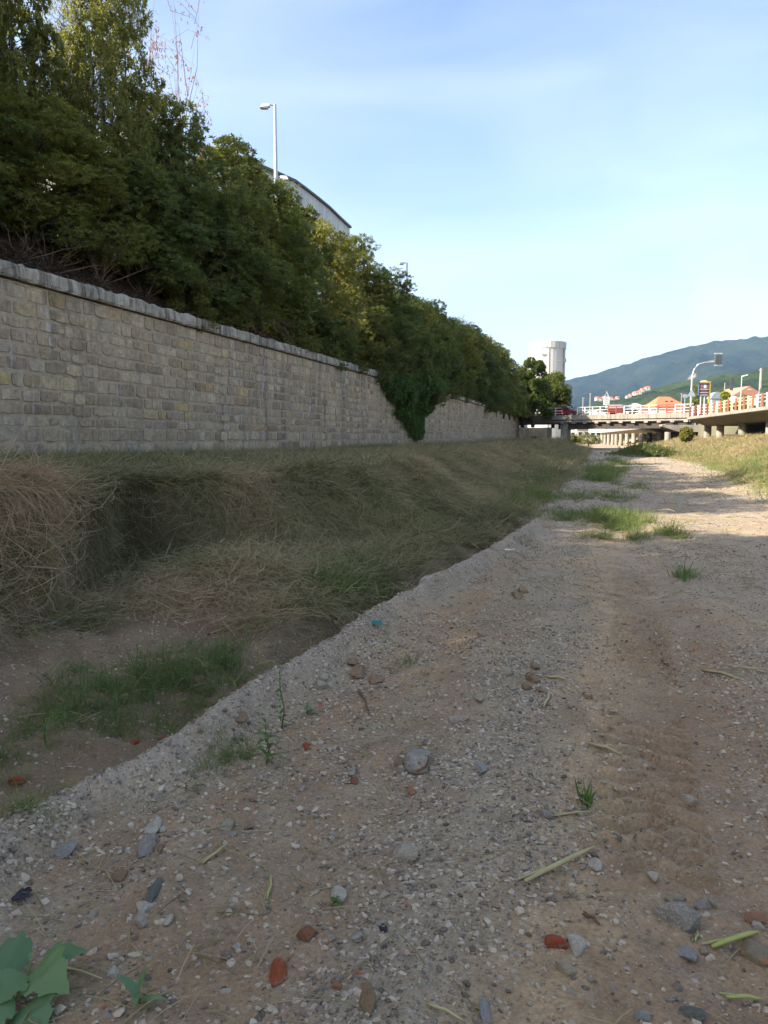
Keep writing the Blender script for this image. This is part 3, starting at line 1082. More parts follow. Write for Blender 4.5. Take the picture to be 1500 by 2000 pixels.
# ---- silo tower
Yt = 260.0
c = at(1067.5, 760, Yt); rt_ = 35.2 / F * Yt
ztop, zcap = at(1067, 670, Yt).z, at(1067, 682, Yt).z
tw = thing('silo_tower', 'tall white cylindrical concrete silo with a panelled band round its top', 'silo', (c.x, c.y, 2))
M_SILO = simple('silo_concrete', (.50, .485, .465), (.43, .415, .40), 0.15, 0.85, dirt=(.50, .47, .44), coord='World')
M_SILO2 = simple('silo_grey', (.36, .345, .33), (.30, .29, .28), 0.3, 0.85, coord='World')
nseg = 28
mb = MB(); mb.tube([V(c.x, c.y, 0), V(c.x, c.y, zcap)], rt_ * 0.975, nseg, True); mb.build('shaft', M_SILO, tw)
for k in range(nseg):
    a0, a1 = 2 * math.pi * (k + 0.04) / nseg, 2 * math.pi * (k + 0.96) / nseg
    ro, ri = rt_ * 1.01, rt_ * 0.93
    q = lambda r_, a, z_: V(c.x + r_ * math.cos(a), c.y + r_ * math.sin(a), z_)
    MB().hexa([q(ro, a0, zcap - .1), q(ro, a1, zcap - .1), q(ri, a1, zcap - .1), q(ri, a0, zcap - .1)],
              [q(ro, a0, ztop), q(ro, a1, ztop), q(ri, a1, ztop), q(ri, a0, ztop)]).build('cap_panel', M_SILO, tw)
for k in range(0, nseg, 4):
    a = 2 * math.pi * (k + 0.5) / nseg
    MB().tube([V(c.x + rt_ * .985 * math.cos(a), c.y + rt_ * .985 * math.sin(a), 2), V(c.x + rt_ * .985 * math.cos(a), c.y + rt_ * .985 * math.sin(a), zcap - .1)], 0.10, 5).build('seam', M_SILO2, tw)
a = R(-38)
lad = V(c.x + rt_ * 1.0 * math.cos(a), c.y + rt_ * 1.0 * math.sin(a), 0)
MB().box(lad + V(0, 0, at(0, 706, Yt).z), (1.2, 1.0, 1.2)).build('ladder_cage', M_SILO2, tw)
MB().tube([lad + V(0, 0, 2), lad + V(0, 0, zcap)], 0.22, 5).build('ladder', M_SILO2, tw)
for (px, py, w_, h_) in ((1058, 696, 2.4, .5), (1082, 708, 2.2, .2)):
    p = at(px, py, Yt); dx = p.x - c.x
    p.y = c.y - math.sqrt(max(0.1, (rt_ * .975) ** 2 - dx * dx))
    MB().box(p, (w_, 0.35, h_)).build('vent_hood', M_SILO2, tw)

# ---- curved grey hall above the trees
HS = -12.0
def hall_at(px, py):
    k = (px - 750) / F
    t_ = (-WX - HS * COS - k * HS * SIN) / (SIN - k * COS)
    x, y, _ = W(HS, t_)
    return V(x, y, CAMZ + ray(px, py)[2] * y / ray(px, py)[1])
hall = thing('curved_roof_hall', 'pale grey metal hall with a curved dark-edged roof rising behind the hedge trees', 'hall', hall_at(560, 600))
prof = [(300, 250), (400, 286), (450, 302), (490, 316), (520, 328), (545, 339), (580, 355), (600, 370), (625, 390), (645, 407), (665, 427), (685, 446)]
fr = [hall_at(x, y) for x, y in prof]
dep = V(-14 * COS, 14 * SIN, 0)
base_z = 6.0
M_HALL = NT('ribbed_cladding')
wv_ = M_HALL.n('TexWave', {'wave_type': 'BANDS', 'bands_direction': 'X'}, Vector=M_HALL.coord('World'), Scale=1.4, Distortion=0.0)
M_HALL = M_HALL.finish(M_HALL.mix(1.0, M_HALL.ramp(M_HALL.noise(M_HALL.coord('World', (1, 1, .1)), 1.2, 4), [(.35, (.50, .49, .47)), (.65, (.62, .61, .59))]), M_HALL.ramp(wv_.outputs['Fac'], [(0, 0.9), (.4, 1.0)]), 'MULTIPLY'), 0.6, M_HALL.bump(wv_.outputs['Fac'], 0.3, 0.05))
mb = MB()
n = len(fr)
front = [V(p.x, p.y, p.z) for p in fr] + [V(fr[-1].x, fr[-1].y, base_z), V(fr[0].x, fr[0].y, base_z)]
mb.hexa(front, [p + dep for p in front])
mb.build('cladding', M_HALL, hall)
mb = MB()
for i in range(n - 1):
    P, Q = fr[i], fr[i + 1]
    up = V(0, 0, 0.16); o_ = V(COS * .2, -SIN * .2, 0.004)
    mb.hexa([P + o_, Q + o_, Q + o_ + dep, P + o_ + dep], [P + o_ + up, Q + o_ + up, Q + o_ + up + dep, P + o_ + up + dep])
mb.build('roof', simple('roof_edge', (.12, .11, .11), None, 2, 0.6), hall)
roth = Matrix.Rotation(math.atan2(COS, SIN), 3, 'Z')
nh = V(COS, -SIN, 0)
for px, py, w_, h_, gl in ((590, 392, .7, .7, M_GLASSD),):
    p = hall_at(px, py)
    wn = MB().box(p + nh * .04, (w_, .12, h_), roth).build('window', simple('window_frame', (.25, .25, .26)), hall)
    MB().box(p + nh * .115, (w_ - .25, .03, h_ - .25), roth).build('pane', gl, wn)


# ---- street lamps behind the hedge
def street_lamp(px, ytop, Y, label, low=None):
    p = at(px, ytop, Y)
    root = V(p.x, p.y, 6.3)
    th = thing('street_lamp', label, 'street lamp', root, 'street lamps behind the hedge')
    k = F / Y
    MB().tube([root - V(0, 0, .6), V(p.x, p.y, p.z - 3), V(p.x, p.y, p.z)], [0.11, 0.085, 0.06], 10).build('pole', M_GALV, th)
    def head(z_, sgn, L):
        P = V(p.x, p.y, z_)
        MB().tube([P, P + V(sgn * L * .45, -.0, .02)], 0.035, 8).build('bracket', M_GALV, th)
        hd = MB()
        x0, x1 = sgn * L * .35, sgn * L
        hd.hexa([P + V(x0, -.10, -.07), P + V(x1, -.12, -.13), P + V(x1, .12, -.13), P + V(x0, .10, -.07)],
                [P + V(x0, -.07, .05), P + V(x1 - sgn * .08, -.09, .03), P + V(x1 - sgn * .08, .09, .03), P + V(x0, .07, .05)])
        h_ = hd.build('lamp_head', M_WHITE, th)
        MB().box(P + V((x0 + x1) / 2 + sgn * .02, 0, -.125), (abs(x1 - x0) * .7, .17, .05)).build('lens', M_GALV, h_)
    head(p.z - 0.03, -1, 0.62)
    if low:
        head(at(px, low, Y).z, 1, 0.55)


street_lamp(537, 204, 33.5, 'tall galvanised street lamp with two heads in front of the curved hall', 346)
street_lamp(795, 513, 63.0, 'street lamp with a single head showing above the hedge past the curved hall')


# ---- houses beyond the bridge
def tile_mat(name, a, b):
    m = NT(name)
    v = m.coord('World')
    w = m.n('TexWave', {'bands_direction': 'Z'}, Vector=v, Scale=2.0, Distortion=0.6)
    c = m.mix(m.noise(v, 1.4, 5, .7), a, b)
    c = m.mix(1.0, c, m.ramp(w.outputs['Fac'], [(0, .82), (.5, 1.0)]), 'MULTIPLY')
    return m.finish(c, .85, m.bump(w.outputs['Fac'], .5, .05))


M_TILE = tile_mat('roof_tiles', (.60, .20, .09), (.46, .15, .08))
M_PLAST = simple('cream_plaster', (.76, .68, .52), (.68, .60, .45), .6, .9, coord='World')
M_PLASTW = simple('white_plaster', (.80, .78, .74), (.72, .70, .66), .6, .9, coord='World')
M_TERRA = simple('terracotta_plaster', (.55, .24, .13), (.48, .21, .12), .6, .9, coord='World')
M_SHUT = simple('grey_shutter', (.30, .33, .34), None, 3)


def house(label, px0, px1, ybase, yeave, yroof, Y, depth, wallm, roofm, name='house', group=None, hip=0.28, wins=(), gable=False, dirs=None, base_z=3.7, door=None, skylights=0):
    a, b = at(px0, yeave, Y), at(px1, yeave, Y)
    w = b.x - a.x
    ze, zr = a.z, at(px0, yroof, Y).z
    th = thing(name, label, 'house', (a.x, Y, base_z), group)
    zb = base_z - .4
    MB().hexa([V(a.x, Y, zb), V(b.x, Y, zb), V(b.x, Y + depth, zb), V(a.x, Y + depth, zb)],
              [V(a.x, Y, ze), V(b.x, Y, ze), V(b.x, Y + depth, ze), V(a.x, Y + depth, ze)]).build('wall', wallm, th)
    e = w * .05
    x0, x1, y0, y1 = a.x - e, b.x + e, Y - e, Y + depth + e
    zt = ze + .18
    bot = [V(x0, y0, ze + .003), V(x1, y0, ze + .003), V(x1, y1, ze + .003), V(x0, y1, ze + .003)]
    mid = [V(x0, y0, zt), V(x1, y0, zt), V(x1, y1, zt), V(x0, y1, zt)]
    if gable:
        xm = (x0 + x1) / 2
        rid = [V(xm, y0, zr), V(xm, y1, zr)]
        fs = [(0, 3, 2, 1), (0, 1, 5, 4), (2, 3, 7, 6), (1, 2, 6, 5), (3, 0, 4, 7), (5, 6, 9, 8), (7, 4, 8, 9), (4, 5, 8), (6, 7, 9)]
    else:
        ym = (y0 + y1) / 2
        rid = [V(x0 + w * hip, ym, zr), V(x1 - w * hip, ym, zr)]
        fs = [(0, 3, 2, 1), (0, 1, 5, 4), (1, 2, 6, 5), (2, 3, 7, 6), (3, 0, 4, 7), (4, 5, 9, 8), (6, 7, 8, 9), (5, 6, 9), (7, 4, 8)]
    rf = MB().add(bot + mid + rid, fs).build('roof', roofm, th)
    if gable:
        xm = (x0 + x1) / 2
        MB().hexa([V(a.x, Y - .02, ze), V(b.x, Y - .02, ze), V(b.x, Y + .2, ze), V(a.x, Y + .2, ze)],
                  [V(xm - .05, Y - e - .06, zr - .5), V(xm + .05, Y - e - .06, zr - .5), V(xm + .05, Y + .2, zr - .5), V(xm - .05, Y + .2, zr - .5)]).build('gable', wallm, th)
    for (fx, fz, fw, fh) in wins:
        P = V(a.x + w * fx, Y - .02, zb + (ze - zb) * fz)
        f_ = MB().box(P, (fw + .3, .12, fh + .3)).build('window', M_WHITE, th)
        MB().box(P + V(0, -.065, 0), (fw, .04, fh)).build('pane', M_GLASSD, f_)
    for k in range(skylights):
        fx = .5 + .18 * k
        MB().box(V(x0 + w * fx, Y + depth * .22, ze + (zr - ze) * .55), (w * .07, .5, .3)).build('skylight', M_GLASSD, rf)
    return th


Yh2 = 205
hs = house('cream house under an orange hipped tile roof past the bridge end', 1281, 1338, 815, 795, 773, Yh2, 10, M_PLAST, M_TILE, wins=((.12, .7, .9, .6), (.30, .7, .9, .6), (.85, .68, .8, 1.3)), hip=.36, skylights=2)
p0, p1 = at(1300, 800, Yh2), at(1320, 800, Yh2)
MB().box(V((p0.x + p1.x) / 2, Yh2 - .15, 6.4), (p1.x - p0.x, .25, 6.2)).build('door_bay', M_TERRA, hs)
dr = MB().box(V(at(1309, 800, Yh2).x, Yh2 - .30, 6.7), (1.5, .1, 2.6)).build('door', simple('maroon_door', (.25, .05, .04)), hs)
house('pale house with a tiled gable roof above the orange railing', 1436, 1487, 790, 772, 754, 150, 12, M_PLAST, tile_mat('rose_tiles', (.50, .25, .17), (.40, .20, .14)), wins=((.5, .62, .7, 1.0), (.75, .62, .7, 1.0)), gable=True)
house('low house with a red lean-to roof left of the orange-roofed house', 1252, 1281, 815, 800, 793, 195, 8, M_PLASTW, M_TILE, wins=((.3, .6, .7, 1.1), (.7, .6, .7, 1.1)), hip=.1)
wh = house('long low white warehouse seen over the bridge railing', 1186, 1256, 815, 801, 797, 230, 20, M_PLASTW, M_WHITE, name='warehouse', wins=((.15, .5, 2, 1), (.4, .5, 2, 1), (.65, .5, 2, 1), (.88, .5, 2, 1)), hip=.03)
house('small white rooftop block with a parapet hut behind the white warehouse', 1241, 1252, 812, 792, 786, 260, 8, simple('pale_grey_plaster', (.60, .63, .66)), M_WHITE, name='apartment_block', wins=((.3, .7, 1, .6), (.7, .7, 1, .6)), hip=.3)
# buildings glimpsed beneath the bridge
house('white building with red awnings glimpsed under the bridge', 1098, 1124, 858, 838, 836, 290, 12, M_PLASTW, M_WHITE, name='shop_building', wins=((.2, .6, 1.2, 1.2), (.5, .6, 1.2, 1.2), (.8, .6, 1.2, 1.2)), hip=.03, base_z=.4)
house('peach building glimpsed under the bridge beside the white one', 1126, 1175, 858, 837, 834, 310, 12, simple('peach_plaster', (.66, .50, .40)), M_WHITE, name='shop_building', wins=((.15, .6, 1.4, 1.4), (.4, .6, 1.4, 1.4), (.65, .6, 1.4, 1.4), (.88, .6, 1.4, 1.4)), hip=.03, base_z=.4)

# hillside village
rv = random.Random(5)
vil = [(1166, 775), (1173, 777), (1181, 774.5), (1186, 777), (1193, 775), (1199, 776), (1206, 773), (1226, 772), (1231, 768), (1239, 766), (1243, 762.5), (1250, 761), (1255, 756.5), (1262, 756), (1267, 753)]
def hz_hill(px, py, r):
    u, f, d = ray(px, py); k = r / math.hypot(u, f)
    return V(u * k, f * k, CAMZ + d * k)
vhouse = None
for i, (px, py) in enumerate(vil):
    p = hz_hill(px, py + 2.5, 1132)
    s_ = rv.uniform(1.1, 2.2); dz_ = rv.uniform(-1.5, .8); p.z += dz_
    th = thing('village_house', 'tiny pale house of the village strung along the wooded hillside', 'house', (p.x, p.y, p.z), 'hillside village houses')
    vm = simple('village_plaster', (.50, .44, .38), (.40, .36, .32), .2, .9, coord='World') if i == 0 else vm
    MB().hexa([p + V(-s_, -3, -4), p + V(s_, -3, -4), p + V(s_, 6, -4), p + V(-s_, 6, -4)], [p + V(-s_, -3, .6), p + V(s_, -3, .6), p + V(s_, 6, .6), p + V(-s_, 6, .6)]).build('wall', vm, th)
    MB().add([p + V(-s_ - .4, -3.4, 0.603), p + V(s_ + .4, -3.4, 0.603), p + V(s_ + .4, 6.4, 0.603), p + V(-s_ - .4, 6.4, 0.603), p + V(-s_ - .4, 1.5, 2.0), p + V(s_ + .4, 1.5, 2.0)],
             [(0, 1, 5, 4), (2, 3, 4, 5), (1, 2, 5), (3, 0, 4), (0, 3, 2, 1)]).build('roof', M_TILE, th)


# ---- signs, masts and lamps along the road
def pole(th, P, h, r0, r1, mat=None, n=8):
    return MB().tube([P, P + V(0, 0, h)], [r0, r1], n).build('pole', mat or M_GALV, th)


# gantry with traffic lights seen from behind
Yg = 84
b0 = at(1348, 815, Yg); tip = at(1410, 706, Yg); kn = at(1352, 735, Yg); mid = at(1363, 712, Yg); m2 = at(1376, 708, Yg)
th = thing('traffic_light', 'curved grey mast arm holding a traffic light seen from behind over the viaduct', 'traffic light', (b0.x, b0.y, 3.7))
MB().tube([V(b0.x, Yg, 3.4), at(1350, 770, Yg), kn, at(1356, 721, Yg), mid, m2, tip], [.11, .10, .085, .075, .07, .06, .05], 8).build('mast_arm', M_GALV, th)
M_TL = simple('signal_backs', (.10, .11, .11), (.06, .065, .065), 2, .6)
for dx, h in ((-.25, .85), (0, 1.1), (.25, .85)):
    q = at(1403, 702, Yg)
    sg = MB().box(q + V(dx, 0, .0), (.24, .28, h)).build('signal_head', M_TL, th)
    for k in (-.3, 0, .3):
        MB().tube([q + V(dx, .14, k * h), q + V(dx, .34, k * h)], [.09, .10], 8).build('visor', M_TL, sg)
MB().box(at(1403, 690.5, Yg), (.9, .08, .14)).build('bracket', M_GALV, th)
MB().box(at(1403, 713.5, Yg), (.9, .08, .14)).build('bracket', M_GALV, th)

# warning sign backs
def sign_back(label, px, ytop, ybot, Y, tri=True, w=.9):
    P = at(px, ytop, Y)
    th = thing('road_sign', label, 'road sign', (P.x, P.y, 3.7))
    pole(th, V(P.x, P.y, 3.4), P.z - 3.4, .04, .04)
    if tri:
        MB().hexa([P + V(-w / 2, -.05, -w * .86), P + V(w / 2, -.05, -w * .86), P + V(0, -.05, 0)], [P + V(-w / 2, -.02, -w * .86), P + V(w / 2, -.02, -w * .86), P + V(0, -.02, 0)]).build('sign_plate', M_GALV, th)
    else:
        MB().box(P + V(0, -.04, -w * .35), (w, .03, w * .7)).build('sign_plate', M_GALV, th)
sign_back('grey back of a triangular road sign on a post beside the traffic light mast', 1351, 760, 800, 82)
sign_back('grey back of a rectangular road sign beside the orange-roofed house', 1338, 770, 800, 100, False, .6)

# fuel station price sign
Ys = 112
P = at(1374, 770, Ys)
kx = Ys / F
th = thing('fuel_sign', 'fuel station price sign with a white dome top and a tall yellow post', 'price sign', (P.x, P.y, 3.7))
M_BLUE = simple('sign_blue', (.05, .09, .18), (.045, .075, .15), 3, .4)
M_NAVY = simple('sign_navy', (.03, .035, .08), None, 3, .4)
M_YEL = simple('yellow_paint', (.52, .35, .05), (.46, .31, .05), 2, .5)
z = lambda y: at(1374, y, Ys).z
cx = P.x
MB().box(V(cx, Ys, (z(746) + z(772)) / 2), (18 * kx, .35, z(746) - z(772))).build('panel', M_NAVY, th)
MB().box(V(cx - 9.6 * kx, Ys - .02, (z(752) + z(772)) / 2), (1.5 * kx, .4, z(752) - z(772))).build('side_strip', M_BLUE, th)
for (y0, y1, x0, x1, mt) in ((748, 751, -8, 8, M_BLUE), (752, 757, -7, -2, M_ORANGE), (752, 758, -1, 4, M_WHITE), (753, 757, 4.5, 8, M_ORANGE), (759.5, 761, -8, 8, M_WHITE), (762.3, 764.8, -6, 6, M_RED), (766, 767.2, -8, 8, M_WHITE), (768.2, 770, -6, 7, M_RED), (771, 772, -8, 8, M_WHITE)):
    MB().box(V(cx + (x0 + x1) / 2 * kx, Ys - .19, (z(y0) + z(y1)) / 2), ((x1 - x0) * kx, .04, z(y0) - z(y1))).build('sign_row', mt, th)
vs = []; seg = 10
prof = [V(cx - 8 * kx + 16 * kx * i / seg, 0, z(746) + (z(742.6) - z(746)) * math.sin(math.pi * i / seg)) for i in range(seg + 1)]
MB().hexa([V(p.x, Ys - .18, p.z) for p in prof], [V(p.x, Ys + .18, p.z) for p in prof]).build('dome_top', M_WHITE, th)
MB().box(V(cx + 11 * kx, Ys, (z(745) + 3.4) / 2), (3.2 * kx, .3, z(745) - 3.4)).build('post', M_YEL, th)
MB().box(V(cx + 1 * kx, Ys, z(747)), (20 * kx, .37, 1.6 * kx)).build('top_bar', M_YEL, th)
for dx in (-5, 2):
    MB().tube([V(cx + dx * kx, Ys, 3.4), V(cx + dx * kx, Ys, z(772))], .1, 6).build('support', M_GALV, th)

# domed kiosk
Yk = 120
k0, k1 = at(1386, 790, Yk), at(1407, 790, Yk)
th = thing('kiosk', 'grey kiosk with a shallow domed roof behind the rail posts', 'kiosk', (k0.x, Yk, 3.7))
M_KG = simple('kiosk_grey', (.30, .34, .38), (.24, .28, .31), 1, .5)
w = k1.x - k0.x
for i in range(4):
    MB().box(V(k0.x + w * (i + .5) / 4, Yk, (at(0, 779, Yk).z + 3.4) / 2), (w / 4 - .04, w * .9, at(0, 779, Yk).z - 3.4)).build('glazed_panel', M_KG, th)
prof = [V(k0.x - .2 + (w + .4) * i / 10, 0, at(0, 779, Yk).z + (at(0, 766, Yk).z - at(0, 779, Yk).z) * math.sin(math.pi * i / 10) ** .7) for i in range(11)]
MB().hexa([V(p.x, Yk - w * .5, p.z) for p in prof], [V(p.x, Yk + w * .5, p.z) for p in prof]).build('dome_roof', M_KG, th)

# plain lamps and posts on the right
def lamp_r(label, px, ytop, Y, sgn, hw=.7):
    P = at(px, ytop, Y)
    th = thing('street_lamp', label, 'street lamp', (P.x, Y, 3.7), 'road lamps past the viaduct')
    MB().tube([V(P.x, Y, 3.4), P], [.10, .06], 8).build('pole', M_GALV, th)
    MB().hexa([P + V(0, -.12, -.06), P + V(sgn * hw, -.12, .12), P + V(sgn * hw, .12, .12), P + V(0, .12, -.06)],
              [P + V(0, -.09, .06), P + V(sgn * hw, -.09, .24), P + V(sgn * hw, .09, .24), P + V(0, .09, .06)]).build('lamp_head', M_WHITE, th)
lamp_r('road lamp with a bright white head right of the yellow-green bush', 1449, 735, 95, 1)
P = at(1431, 739, 92)
th = thing('road_sign', 'narrow dark sign panel seen edge-on high on a grey pole', 'road sign', (P.x, 92, 3.7))
pole(th, V(P.x, 92, 3.4), P.z - 3.4, .08, .07)
MB().box(P + V(-.12, -.06, -.7), (.35, .08, 1.4)).build('sign_plate', M_TL, th)
P = at(1487, 719, 96)
th = thing('utility_pole', 'thick pale concrete utility pole beside the gabled house', 'pole', (P.x, 96, 3.7))
pole(th, V(P.x, 96, 3.4), P.z - 3.4, .24, .15, M_CONC)
MB().box(P + V(0, 0, -.25), (.5, .1, .1)).build('crossarm', M_GALV, th)
P = at(1416, 747, 130)
th = thing('utility_pole', 'slim tapering concrete pole rising behind the domed kiosk', 'pole', (P.x, 130, 3.7))
pole(th, V(P.x, 130, 3.4), P.z - 3.4, .22, .07, M_CONC)
for px, yt, Y, lb in ((1331.5, 768, 140, 'thin mast standing in front of the orange-roofed house'), (1153, 768, 330, 'far timber pole rising behind the bridge railing near the white billboard'), (1139, 776, 330, 'short far pole rising behind the bridge left of the taller one')):
    P = at(px, yt, Y)
    th = thing('utility_pole', lb, 'pole', (P.x, Y, 3.7))
    pole(th, V(P.x, Y, 3.0), P.z - 3.0, .12 * Y / 140, .08 * Y / 140, M_CONC)
    MB().box(P + V(0, 0, -.1 * Y / 140), (.5 * Y / 140, .08 * Y / 140, .08 * Y / 140)).build('crossarm', M_GALV, th)

# billboard over the bridge
Yb = 180
P = at(1184.5, 783, Yb); kx = Yb / F
th = thing('billboard', 'white roadside billboard on a post topped with a small pointed frame', 'billboard', (P.x, Yb, 3.7))
MB().box(P, (11 * kx, .3, 16 * kx)).build('panel', M_WHITE, th)
for k in range(4):
    MB().box(P + V((-1.5, .8, -.6, .4)[k] * kx, -.17, (5.2 - 3.4 * k) * kx), ((6, 7.5, 5.5, 7)[k] * kx, .04, 1.3 * kx)).build('text_row', simple('ad_grey', (.42, .44, .50)), th)
pole(th, V(P.x, Yb, 3.0), P.z - 8 * kx - 3.0, .25, .2)
MB().tube([P + V(-4 * kx, 0, 8 * kx), P + V(0, 0, 17 * kx), P + V(4 * kx, 0, 8 * kx)], .18, 6).build('pointed_frame', M_GALV, th)


# ---- car on the bridge
def car(label, C0, ang, paint):
    th = thing('car', label, 'car', C0)
    M = Matrix.Rotation(ang, 3, 'Z')
    X = lambda x, y, z: Vector(C0) + M @ V(x, y, z)
    prof = [(-2.05, .35), (2.05, .35), (2.08, .62), (1.95, .80), (1.05, .92), (-1.9, .95), (-2.08, .8)]
    MB().hexa([X(x, -.84, z) for x, z in prof], [X(x, .84, z) for x, z in prof]).build('body', paint, th)
    cab = [(-1.75, .953), (.95, .953), (.35, 1.42), (-1.25, 1.45)]
    g = MB().hexa([X(x, -.72 + (z - .95) * .22, z) for x, z in cab], [X(x, .72 - (z - .95) * .22, z) for x, z in cab]).build('cabin', M_GLASSD, th)
    MB().hexa([X(-1.2, -.6, 1.452), X(.3, -.6, 1.422), X(.3, .6, 1.422), X(-1.2, .6, 1.452)], [X(-1.1, -.55, 1.50), X(.2, -.55, 1.47), X(.2, .55, 1.47), X(-1.1, .55, 1.50)]).build('roof', paint, th)
    for x in (-1.3, 1.3):
        for y in (-.78, .78):
            wl = MB().tube([X(x, y - .1, .32), X(x, y + .1, .32)], .32, 14).build('wheel', M_BLACK, th)
            MB().tube([X(x, y - .11, .32), X(x, y + .11, .32)], .18, 10).build('rim', M_GALV, wl)
    for y in (-.6, .6):
        MB().box(X(2.05, y, .68), (.1, .3, .14), M).build('headlight', M_WHITE, th)
        MB().box(X(-2.06, y, .76), (.06, .3, .14), M).build('tail_light', M_RED, th)
    MB().box(X(-2.09, 0, .55), (.03, .5, .12), M).build('number_plate', M_WHITE, th)
M_CARD = simple('dark_car_paint', (.035, .03, .035), None, 1, .25, spec=.6)
P = BL + (BR - BL) * .57 + bin_ * 2.4
P.z = bz(P) + .002
car('dark car crossing the bridge behind the railing', P, math.atan2(bdir.y, bdir.x), M_CARD)
P = BL + (BR - BL) * .22 + bin_ * 3.2
P.z = bz(P) + .002
car('red car on the bridge close to the pine tree', P, math.atan2(bdir.y, bdir.x), simple('red_car_paint', (.26, .02, .02), None, 1, .25, spec=.6))

# ================================================================== TREES
def unit(v):
    return v / np.maximum(np.linalg.norm(v, axis=-1, keepdims=True), 1e-9)


def leaf_cloud(cen, axis, nl, L, Wd, rng, spread=(35, 85), droop=0.15, along=0.06):
    """rosettes of pointed leaves at the twig tips; returns verts, quads, per-vertex tint"""
    N = len(cen)
    axis = unit(axis)
    ref = np.where(np.abs(axis[:, 2:3]) < 0.9, np.array([[0, 0, 1.0]]), np.array([[1.0, 0, 0]]))
    a = unit(np.cross(axis, ref)); b = np.cross(axis, a)
    th = (np.arange(nl)[None, :] * 2.4 + rng.random((N, 1)) * 6.28 + rng.normal(0, .3, (N, nl)))
    ph = np.radians(rng.uniform(spread[0], spread[1], (N, nl)))
    rad = a[:, None] * np.cos(th)[..., None] + b[:, None] * np.sin(th)[..., None]
    d = axis[:, None] * np.cos(ph)[..., None] + rad * np.sin(ph)[..., None]
    d[..., 2] -= droop * rng.random((N, nl))
    d = unit(d)
    ln = L * rng.uniform(.65, 1.2, (N, nl))[..., None]
    wd = Wd * rng.uniform(.7, 1.2, (N, nl))[..., None]
    side = unit(np.cross(d, axis[:, None] + 0 * d))
    nrm = np.cross(side, d)
    p0 = cen[:, None] + axis[:, None] * (rng.uniform(-along, along, (N, nl)))[..., None]
    m = p0 + d * ln * .5 + nrm * wd * .18
    tip = p0 + d * ln - nrm * wd * .1
    v = np.stack([p0, m + side * wd * .5, tip, m - side * wd * .5], 2).reshape(-1, 3)
    f = np.arange(len(v)).reshape(-1, 4)
    base = rng.random(N)[:, None] * .6 + rng.random((N, nl)) * .4
    return v, f, np.repeat(base.reshape(-1), 4)


def crown_mesh(name, mat, seed, n, nl, L, Wd, H=7.0, Rm=1.95, zlo=0.15, nlobe=36, taper=0.6, lobe=(.42, .85), upness=.35, ragged=.10, loose=0.0):
    """crown of lobes round a stem of height H; leaves sit in the outer shell of each lobe"""
    rng = np.random.default_rng(seed)
    zz = np.linspace(zlo + .25, H - .45, nlobe) + rng.normal(0, .2, nlobe)
    prof = np.clip(1 - (np.maximum(zz - H * .40, (H * .40 - zz) * .75) / (H * .62)) ** 2, .12, 1) ** taper
    ang = np.arange(nlobe) * 2.399 + rng.normal(0, .4, nlobe)
    rr = Rm * prof * rng.uniform(.35, .95, nlobe)
    lc = np.stack([rr * np.cos(ang), rr * np.sin(ang), zz], 1)
    lr = rng.uniform(lobe[0], lobe[1], nlobe) * (0.55 + .45 * prof)
    top = np.array([[0, 0, H - .55]]); lc = np.concatenate([lc, top]); lr = np.append(lr, .5)
    per = np.maximum((lr ** 2 / np.sum(lr ** 2) * n * 1.5), 8).astype(int)
    C_, A_ = [], []
    for i in range(len(lc)):
        d = unit(rng.normal(0, 1, (per[i], 3)))
        k = 1 - np.abs(rng.normal(0, ragged, per[i])) * 1.3 + (rng.random(per[i]) < .12) * rng.uniform(0, .28, per[i])
        wob = 1 + .22 * np.sin(d[:, 0] * 5 + i) * np.cos(d[:, 1] * 4 + i * 2) + .15 * np.sin(d[:, 2] * 9 + i * 3)
        p = lc[i] + d * (lr[i] * k * wob)[:, None] * np.array([1, 1, .9])
        out = unit(p - np.array([0, 0, 1]) * p[:, 2:3] * 1 + 1e-6) * .5
        ax = d * .8 + out * np.array([1, 1, 0]) * .5 + np.array([0, 0, upness]) + rng.normal(0, .35, p.shape)
        keep = np.ones(len(p), bool)
        for j in range(len(lc)):
            if j != i:
                keep &= np.linalg.norm((p - lc[j]) / lr[j], axis=1) > .62
        keep &= p[:, 2] > zlo
        if loose:
            keep &= vn3(p * 2.2, seed) > loose
        C_.append(p[keep]); A_.append(ax[keep])
    cen, ax = np.concatenate(C_), np.concatenate(A_)
    if len(cen) > n:
        ix = rng.permutation(len(cen))[:n]; cen, ax = cen[ix], ax[ix]
    v, f, t = leaf_cloud(cen, ax, nl, L, Wd, rng)
    return np_mesh(name, v, f, mat, False, {'tint': t}), cen


def vn3(p, seed):
    return (vn(p[:, 0] + 17, p[:, 1] + p[:, 2] * .7, seed) + vn(p[:, 1] + 31, p[:, 2], seed + 3) + vn(p[:, 2] + 5, p[:, 0], seed + 7)) / 3


